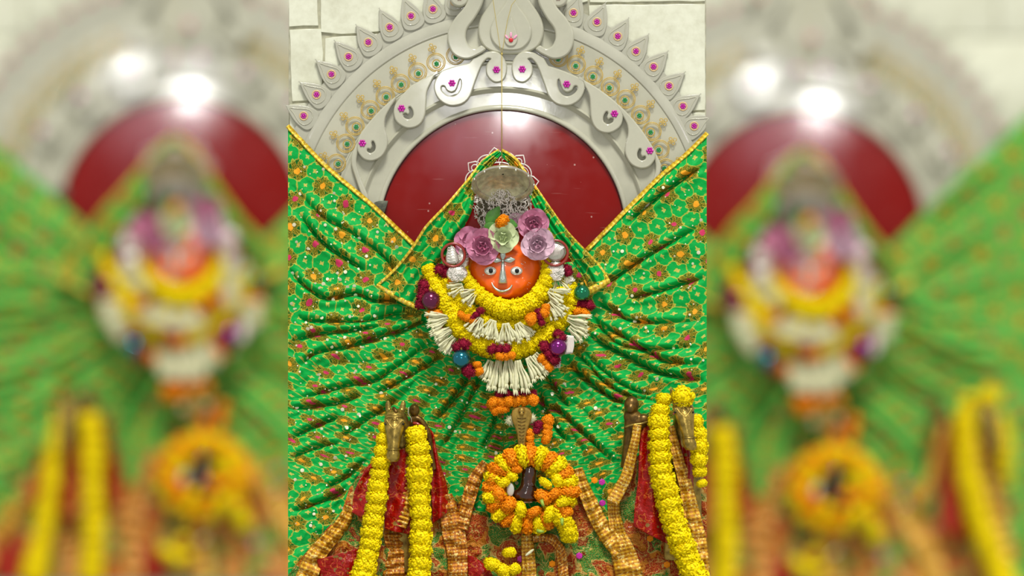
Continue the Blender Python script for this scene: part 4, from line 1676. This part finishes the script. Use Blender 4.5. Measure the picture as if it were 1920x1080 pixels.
lg_ = thing('lingam_stone', 990, 905, 118, 'glossy black brown lingam stone in the middle of the flower ring', 'stone')
m = MB()
m.loft([(3, -36, 0, 6, 6), (3, -34, 1, 10, 9), (3, -28, 2, 13.5, 12), (2, -18, 3, 14.5, 13), (1, -6, 3, 14.5, 13), (0, 4, 3, 15, 14), (-2, 12, 4, 19, 15), (-5, 20, 5, 24, 16), (-4, 28, 5, 24, 15), (-2, 34, 4, 18, 12)], 24)
m.ell((0, -8, 11), (11, 4, 5), 14, 8)
m.ell((2, 4, 12), (12, 4, 6), 14, 8)
m.ell((-16, 20, 6), (14, 9, 9), 14, 10)
m.ell((10, 16, 6), (9, 12, 9), 14, 10)
o = put('stone', fixnormals(m.mesh('stone', 'lingam')), lg_)
remesh(o, 1.3, 4)
t = thing('white_petal', 957, 918, 134, 'grey white oval petal left of the dark lingam stone', 'petal')
put('petal', MB().ell((0, 0, 0), (7, 12.5, 2.5), 16, 10).mesh('petal', 'pearl'), t)
t = thing('silver_foil', 985, 937, 120, 'crumpled bright foil scrap below the dark lingam stone', 'foil')
patch('foil', [(972, 934), (974, 944)], [(998, 930), (998, 942)], 12, 8, lambda u, v, X, Y: 124 + 3 * np.sin(u * 12 + v * 4), 'silver_white', t, (985, 937, 120), 1, 1, None)

ring = thing('marigold_ring', 993, 915, 118, 'round ring of yellow and orange marigolds around the dark stone', 'garland')
ORGR = (993, 915, 118)
N = 24
for k in range(N):
    a = 2 * math.pi * k / N + .05
    rx, ry = 68 + 3 * math.cos(a * 3), 61
    x, y = 993 + rx * math.cos(a), 915 + ry * math.sin(a) + 2
    col = 'yellow' if k % 2 else 'orange'
    an = math.atan2(math.cos(a + math.pi / 2), math.sin(a + math.pi / 2))
    o = flower(ring, ORGR, x, y, 122 + (5 if math.sin(a) > 0 else 0), RND.uniform(21, 24), col, an, squash=.66)
for (x, y, r, c_, z) in ((1022, 905, 14, 'yellow', 136), (1038, 925, 15, 'orange', 138), (1018, 930, 17, 'orange', 140), (1052, 940, 15, 'yellow', 138), (944, 905, 14, 'yellow', 136), (937, 925, 17, 'orange', 138),
                         (955, 945, 17, 'orange', 142), (976, 953, 15, 'yellow', 142), (1000, 958, 16, 'orange', 142), (1028, 962, 17, 'yellow', 142), (960, 893, 12, 'yellow', 132), (968, 880, 12, 'orange', 130),
                         (1045, 900, 15, 'yellow', 134), (1060, 960, 14, 'orange', 134), (925, 900, 16, 'orange', 128), (1012, 985, 14, 'yellow', 130)):
    flower(ring, ORGR, x, y, z, r, c_, RND.uniform(-1.5, 1.5), squash=.75)
for (x, y, a) in ((1016, 940, .3), (1052, 974, .0), (1012, 992, 1.4)):
    m = MB().tube([(0, -6, 0), (0, 2, 2), (1, 7, 3)], [3.4, 3.0, 1.6], 8)
    put('stem', m.mesh('stem', 'stem'), ring, x - 993, y - 915, 36, rot=a)
strand([(1056, 975, 132), (1064, 990, 128), (1068, 1005, 124)], 13, 17, 'loose end of yellow marigolds hanging from the lower right of the ring', squash=.85)


# ------------------------------------------------------------------ brocade, sashes and gold lace
BT = [(540, 1078), (570, 1040), (600, 1005), (640, 962), (655, 915), (680, 880), (720, 850), (780, 850), (815, 880), (840, 930), (862, 945), (882, 936), (897, 965), (1000, 990), (1085, 930),
      (1100, 938), (1124, 985), (1146, 985), (1156, 940), (1176, 880), (1200, 850), (1325, 840)]
bt = thing('brocade_cloth', 935, 1020, 90, 'shiny red and green brocade cloth spread below the green one', 'cloth', far='lr')


def brocz(u, v, X, Y):
    return (cloth_base(X, Y) + 14 + 9 * (vnoise(X / 38., Y / 38., 20) - .5) * 2 + 5 * (vnoise(X / 14., Y / 14., 21) - .5) * 2
            + 6 * (1 - np.abs(np.sin(X / 31. + 2.4 * vnoise(X / 50., Y / 50., 22))) ** .5))


def lin_patch(top, y1, nx, ny, zf, mat, root, org, name):
    """cloth hanging from a top line straight down to y1"""
    tx, ty = [p[0] for p in top], [p[1] for p in top]
    xs = np.linspace(tx[0], tx[-1], nx + 1)
    yt = np.interp(xs, tx, ty)
    t_ = np.linspace(0, 1, ny + 1)[:, None]
    X = np.repeat(xs[None], ny + 1, 0)
    Y = yt[None] + (y1 - yt[None]) * t_
    Z = zf(0, 0, X, Y)
    F = 1 - Z * S / D
    px, py = (X - 960) * F + 960, (Y - 540) * F + 540
    fo = 1 - org[2] * S / D
    ox, oy = (org[0] - 960) * fo + 960, (org[1] - 540) * fo + 540
    pts = np.stack([px - ox, py - oy, Z - org[2]], 2).reshape(-1, 3)
    n = nx + 1
    I = np.arange(ny)[:, None] * n + np.arange(nx)[None]
    f = np.stack([I, I + 1, I + n + 1, I + n], 2).reshape(-1, 4)
    return put(name, fast_mesh(name, pts, f, mat, np.stack([X, Y + Z * .8], 2).reshape(-1, 2)), root)


lin_patch(BT, 1116, 390, 130, brocz, 'brocade', bt, (935, 1020, 90), 'fabric')
# little rose and orange appliqué dots on the brocade
dot = MB()
dot.plate(catmull([(5 * (1 + .18 * (k % 2)) * math.cos(k * math.pi / 6), 5 * (1 + .18 * (k % 2)) * math.sin(k * math.pi / 6)) for k in range(12)], 2, True), z0=0, z1=1.6, bev=.6)
for (x, y, c_) in ((975, 1048, 'magenta'), (1084, 1042, 'magenta'), (1126, 1010, 'orange'), (1034, 1057, 'orange'), (1215, 1010, 'orange'), (1126, 906, 'magenta'), (1112, 902, 'orange'), (1127, 945, 'magenta'), (620, 1060, 'pearl'), (646, 1057, 'pearl'), (1246, 1058, 'orange')):
    me = fixnormals(dot.mesh('applique_dot', c_))
    zz = float(brocz(0, 0, np.array([[float(x)]]), np.array([[float(y)]]))[0, 0])
    put('applique_dot', me, bt, (x - 935), (y - 1020), zz + 2 - 90, sc=1.1)


def lace(path, wd, label, mat='lace', z=None, amp=2.0, far='lr', pleat=24):
    cx, cy = np.mean([p[0] for p in path]), np.mean([p[1] for p in path])
    t = thing('gold_lace_ribbon', cx, cy, 110, label, 'ribbon', far=far)
    L, R = strip_edges(path, wd)

    def zf(u, v, X, Y):
        b = cloth_base(X, Y) + 26 if z is None else np.interp(v, np.linspace(0, 1, len(z)), z)
        return b + 4 * np.sin(u * math.pi) + amp * np.sin(v * pleat + 5 * vnoise(X / 30., Y / 30., int(cx) % 50)) + amp * .8 * np.sin(u * 9 + v * 7)
    patch('weave', L, R, 12, 110, zf, mat, t, (cx, cy, 110), 1, 1.2, None)


lace([(655, 952), (640, 985), (612, 1018), (588, 1050), (566, 1110)], [18, 26, 30, 36, 44], 'crinkled gold lace edge along the lower left of the green cloth', 'lace', amp=4, pleat=60)
lace([(738, 975), (736, 1005), (742, 1040), (738, 1076), (740, 1112)], [24, 34, 30, 40, 40], 'copper gold lace between the two yellow strands of the left horse', 'lace_copper', amp=3, pleat=50)
lace([(834, 930), (842, 965), (850, 1000), (857, 1040), (858, 1112)], [26, 36, 42, 38, 34], 'wide gold lace hanging right of the left horse', 'lace_copper', amp=3, pleat=40)
lace([(910, 868), (893, 895), (882, 925), (874, 955), (865, 990)], [14, 24, 26, 24, 26], 'copper gold lace left of the flower ring', 'lace_copper', amp=2.5, pleat=40)
lace([(1194, 797), (1190, 825), (1184, 852), (1174, 893), (1157, 925), (1149, 940)], [15, 16, 18, 21, 24, 25], 'ribbed gold lace falling from the dark brass figure', 'lace', z=[132, 130, 120, 116, 112, 112], amp=.8)
lace([(1151, 934), (1153, 970), (1160, 1004), (1168, 1034), (1178, 1070), (1186, 1112)], [22, 24, 30, 44, 50, 52], 'shining gold lace fold continuing down to the bottom edge', 'lace', amp=4)
lace([(1084, 880), (1092, 910), (1108, 946), (1124, 980), (1146, 1012), (1166, 1040)], [18, 24, 28, 30, 34, 30], 'slanting gold lace right of the flower ring', 'lace', amp=2.5, pleat=60)
lace([(988, 1005), (990, 1035), (992, 1070), (993, 1112)], [20, 24, 26, 28], 'narrow gold lace in the centre below the flower ring', 'lace', amp=1.5)
lace([(1000, 1012), (1026, 1010), (1044, 1022), (1054, 1045), (1057, 1112)], [14, 14, 15, 18, 20], 'curved copper gold lace right below the flower ring', 'lace_copper', amp=1.5)
lace([(1258, 800), (1268, 850), (1283, 900), (1296, 960), (1308, 1020), (1316, 1112)], [12, 20, 24, 30, 34, 36], 'gold fringe lace between the two yellow strands of the right horse', 'lace', z=[118, 114, 112, 112, 112, 112], amp=3, pleat=70)
lace([(768, 900), (764, 930), (760, 960), (752, 985)], [12, 18, 22, 22], 'fringed gold lace on the red sash of the left horse', 'lace', z=[118, 120, 120, 118], amp=2, pleat=60)


def sash(L, R, label, z, far='lr', amp=4):
    P = L + R
    cx, cy = np.mean([p[0] for p in P]), np.mean([p[1] for p in P])
    t = thing('red_brocade_drape', cx, cy, 100, label, 'cloth', far=far)
    patch('fabric', L, R, 26, 70, lambda u, v, X, Y: z + 6 * np.sin(u * math.pi) + amp * np.sin(u * 8 + v * 4) + amp * (vnoise(X / 16., Y / 16., 3) - .5) * 2, 'red', t, (cx, cy, 100), 1, 1.5, 0.0)


sash([(735, 850), (726, 900), (722, 950), (722, 990)], [(772, 835), (775, 900), (775, 960), (768, 1000)], 'red brocade sash between the yellow strands under the left horse head', 114)
sash([(700, 862), (680, 890), (664, 925), (660, 960)], [(722, 850), (716, 900), (705, 950), (700, 980)], 'red brocade sash edge left of the left yellow strand', 96)
sash([(802, 800), (806, 860), (808, 910), (812, 980)], [(812, 812), (822, 860), (838, 915), (838, 960)], 'red brocade sash edge right of the left horse', 98)
sash([(1201, 800), (1198, 850), (1196, 900), (1190, 950), (1188, 985)], [(1222, 795), (1226, 850), (1234, 900), (1243, 960), (1252, 1018)], 'long glossy red brocade sash left of the right horse', 112)
sash([(1262, 830), (1272, 880), (1280, 920)], [(1290, 820), (1298, 880), (1300, 930)], 'red brocade sash under the right horse head', 104)
sash([(594, 1050), (600, 1075), (600, 1110)], [(668, 1030), (668, 1070), (668, 1110)], 'red cloth patch at the lower left beside the gold lace', 96, amp=2)
sash([(876, 1040), (878, 1070), (878, 1110)], [(890, 1045), (918, 1070), (930, 1110)], 'red cloth patch left of the small yellow flowers', 98, amp=2)

# ------------------------------------------------------------------ brass horses
def horse(name, cx, cy, tilt, label):
    t = thing(name, cx, cy, 138, label, 'statue')
    m = MB()
    k = tilt
    def sx(y): return k * (y + 45) / 100
    m.loft([(sx(-42), -44, -14, 12, 10), (sx(-36), -38, -8, 17, 14), (sx(-25), -26, -2, 19.5, 17), (sx(-10), -10, 4, 18, 17), (sx(5), 6, 9, 14.5, 15), (sx(18), 20, 13, 12, 13),
            (sx(28), 30, 15, 11, 12), (sx(36), 38, 16, 13, 13), (sx(44), 46, 16, 12.5, 12), (sx(50), 52, 15, 9, 9)], 20)
    for s_ in (-1, 1):
        m.loft([(sx(-58) + s_ * 14, -60, -12, 2, 2), (sx(-54) + s_ * 14, -54, -12, 5.2, 4), (sx(-46) + s_ * 13, -46, -12, 6, 5), (sx(-36) + s_ * 11, -36, -10, 6, 6)], 12)
        m.ell((sx(-22) + s_ * 15, -22, 8), (5, 5, 5), 12, 8)         # brow over the eye
        m.ell((sx(46) + s_ * 6, 46, 24), (3.5, 3, 4), 10, 6)         # nostril
    m.loft([(6, -36, -22, 14, 12), (9, 0, -34, 22, 16), (10, 50, -48, 28, 16), (8, 110, -54, 32, 14), (6, 200, -58, 36, 14), (6, 260, -58, 36, 12)], 22)
    o = put('body', fixnormals(m.mesh('body', 'brass')), t)
    remesh(o, 1.4, 4)
    put('noseband', MB().tube([(sx(28) + 12.2 * math.cos(q), 29, 15 + 12.6 * math.sin(q)) for q in np.linspace(0, 2 * math.pi, 30, endpoint=False)], 1.7, 6, True).mesh('noseband', 'brass'), t)
    m = MB()
    m.tube(catmull([(sx(-30) - 18, -32, 8), (sx(-30) - 8, -34, 15), (sx(-30), -33, 17), (sx(-30) + 8, -34, 15), (sx(-30) + 18, -32, 8)], 5), 1.2, 6)
    m.tube([(sx(-22) + p[0], -22 + p[1], 16.5) for p in circ(6, 16)], 1.0, 5, True)
    m.tube([(sx(-22) + p[0], -22 + p[1], 17) for p in circ(3, 12)], 1.0, 5, True)
    for s_ in (-1, 1):
        m.tube(catmull([(sx(-16) + s_ * 15, -26, 12), (sx(-14) + s_ * 8, -16, 17), (sx(-8), -8, 21)], 5), 1.0, 5)
    put('headstall', m.mesh('headstall', 'brass'), t)
    m = MB()
    m.tube(catmull([(sx(-36) - 3, -46, -6), (sx(-30), -44, 2), (sx(-30) + 3, -38, 6)], 5), [3] * 11, 6)
    put('forelock', m.mesh('forelock', 'brass_dark'), t)
    for s_ in (-1, 1):
        put('eye', MB().ell((0, 0, 0), (2.4, 2.2, 2), 10, 8).mesh('eye', 'black'), t, sx(-18) + s_ * 16.6, -17, 11)
    return t


horse('brass_horse', 741, 812, -4, 'old brass horse head between two yellow marigold strands at left')
horse('brass_horse', 1277, 790, 18, 'old brass horse head with a yellow marigold on its forehead at right')


def rider(x, y, label, sc, mirror=1):
    t = thing('brass_figure', x, y, 116, label, 'statue')
    m = MB()
    f = sc
    if mirror > 0:     # small knob topped arch
        m.ell((0, 0, 0), (10, 12, 9), 16, 10)
        m.ell((0, -4, 5), (6, 6, 6), 12, 8)
        c = catmull([(-6, 16, -2), (8, 16, 0), (20, 30, 0), (27, 52, -2), (30, 80, -4), (36, 110, -8)], 5)
        m.tube(c, np.linspace(5.5, 5, len(c)), 10)
        m.loft([(0, 8, -4, 6, 6), (0, 20, -6, 10, 9), (2, 40, -12, 20, 14), (4, 90, -16, 28, 16)], 16)
    else:
        m.ell((0, -16, 0), (14, 17, 12), 18, 12)
        m.ell((-2, -10, 8), (8, 9, 7), 14, 8)
        m.loft([(0, -6, -4, 12, 9), (4, 4, -4, 19, 12), (10, 14, -4, 23, 13), (8, 26, -6, 22, 13), (-2, 36, -10, 12, 12), (-6, 60, -12, 10, 12), (-8, 100, -14, 12, 12)], 20)
        m.ell((22, 10, 2), (12, 10, 8), 14, 10)
    o = put('body', fixnormals(m.mesh('body', 'brass_dark')), t)
    remesh(o, 1.3, 4)
    if mirror > 0:
        put('wire_loop', MB().tube(catmull([(-10, -6, 8), (-11, 6, 10), (-6, 14, 10), (-5, 22, 9)], 5), .9, 5).mesh('wire_loop', 'silver'), t)
        put('red_inlay', MB().tube(catmull([(-2, 24, 4), (8, 26, 6), (17, 38, 5), (21, 54, 3)], 5), 3, 8).mesh('red_inlay', 'brown_ring'), t)
    else:
        put('collar', MB().tube(catmull([(-12, 24, 6), (0, 20, 12), (16, 18, 12), (30, 14, 6)], 5), 2.4, 8).mesh('collar', 'brass'), t)


rider(777, 769, 'dark brass knob topped figure right of the left horse head', 1, 1)
rider(1184, 776, 'dark brass rounded figure above the long red sash', 1, -1)

# horse strands
strand([(721, 806, 128), (719, 835, 132), (714, 866, 134), (711, 895, 134), (708, 925, 134), (704, 955, 134), (698, 990, 134), (695, 1020, 134), (688, 1050, 134), (678, 1100, 134)], 21, [12, 16, 18, 19, 19, 19, 20, 19, 22, 24],
       'left yellow marigold strand of the left brass horse', squash=.98)
strand([(781, 820, 136), (785, 850, 136), (787, 880, 136), (787, 910, 136), (788, 945, 136), (790, 975, 136), (790, 1010, 136), (789, 1045, 136), (784, 1100, 136)], 23.5, [21, 23, 23, 20, 21, 20, 21, 22, 23],
       'right yellow marigold strand of the left brass horse', squash=.98)
strand([(1245, 752, 124), (1238, 780, 130), (1236, 815, 134), (1238, 850, 136), (1240, 885, 136), (1250, 920, 136), (1257, 955, 136), (1268, 990, 136), (1283, 1030, 136), (1296, 1062, 136), (1312, 1105, 136)], 21,
       [15, 20, 20, 21, 24, 23, 23, 23, 24, 25, 27], 'left yellow marigold strand of the right brass horse', squash=1.0)
strand([(1305, 792, 128), (1311, 830, 130), (1311, 870, 130), (1316, 905, 130)], 22, [14, 17, 15, 10], 'right yellow marigold strand of the right brass horse', squash=1.0)
blossom(1281, 744, 144, 20.5, 'yellow', 'round yellow marigold on the forehead of the right horse', far='r')
m_lab = ('small yellow flower at the bottom centre, leftmost of four', 'small yellow flower at the bottom centre, topmost of four',
         'small yellow flower at the bottom centre, lowest of four', 'small yellow flower at the bottom centre, rightmost of four')
for (x, y, r), lab in zip(((923, 1058, 16), (955, 1036, 13), (943, 1070, 15), (964, 1068, 13)), m_lab):
    blossom(x, y, 128, r, 'yellow', lab)
t = thing('white_sliver', 993, 1036, 126, 'slim white petal lying on the central gold lace', 'petal')
o = put('petal', MB().ell((0, 0, 0), (2.6, 10, 1.5), 12, 8).mesh('petal', 'white'), t, rot=-.9)


# ------------------------------------------------------------------ the two far shrines (larger, far behind, out of focus)
def copy_tree(o, parent=None):
    c = o.copy()
    C.objects.link(c)
    if parent:
        c.parent = parent
    for ch in o.children:
        copy_tree(ch, c)
    return c


def far_shrine(sx, sy, side, lo, hi):
    used = set()
    org = Vector(((sx) * S * FAR, 0, -sy * S * FAR))
    for (o, x, y, far, lab) in list(THINGS):
        if side[0] not in far:
            continue
        if o.name.startswith(('marble_arch', 'red_disc', 'brocade_cloth')) is False and not (lo <= x <= hi):
            continue
        c = copy_tree(o)
        p = o.location
        c.location = Vector((p.x * FAR, p.y * FAR, p.z * FAR)) + org
        c.scale = (FAR,) * 3
        lw = lab.split()
        tail = ('in the %s far shrine' % side).split()
        c['label'] = ' '.join(lw[:16 - len(tail)] + tail)
        if 'group' in c:
            c['group'] = c['group'] + ' in the %s far shrine' % side
    # its own green cloth
    t = bpy.data.objects.new('green_cloth', None)
    C.objects.link(t)
    p = W(945, 700, 60)
    t.location = Vector((p.x * FAR, p.y * FAR, p.z * FAR)) + org
    t.scale = (FAR,) * 3
    tag(t, 'green and gold embroidered cloth spread in the %s far shrine' % side, 'cloth')
    pts, f, uv, _ = build_cloth(lo - 80, hi + 80, 4, True)
    put('fabric', fast_mesh('fabric', pts, f, 'green', uv), t)


far_shrine(-600, -24, 'left', 560, 1170)
far_shrine(561, 0, 'right', 735, 1350)
for o in bpy.data.objects:
    if 'org' in o:
        del o['org']
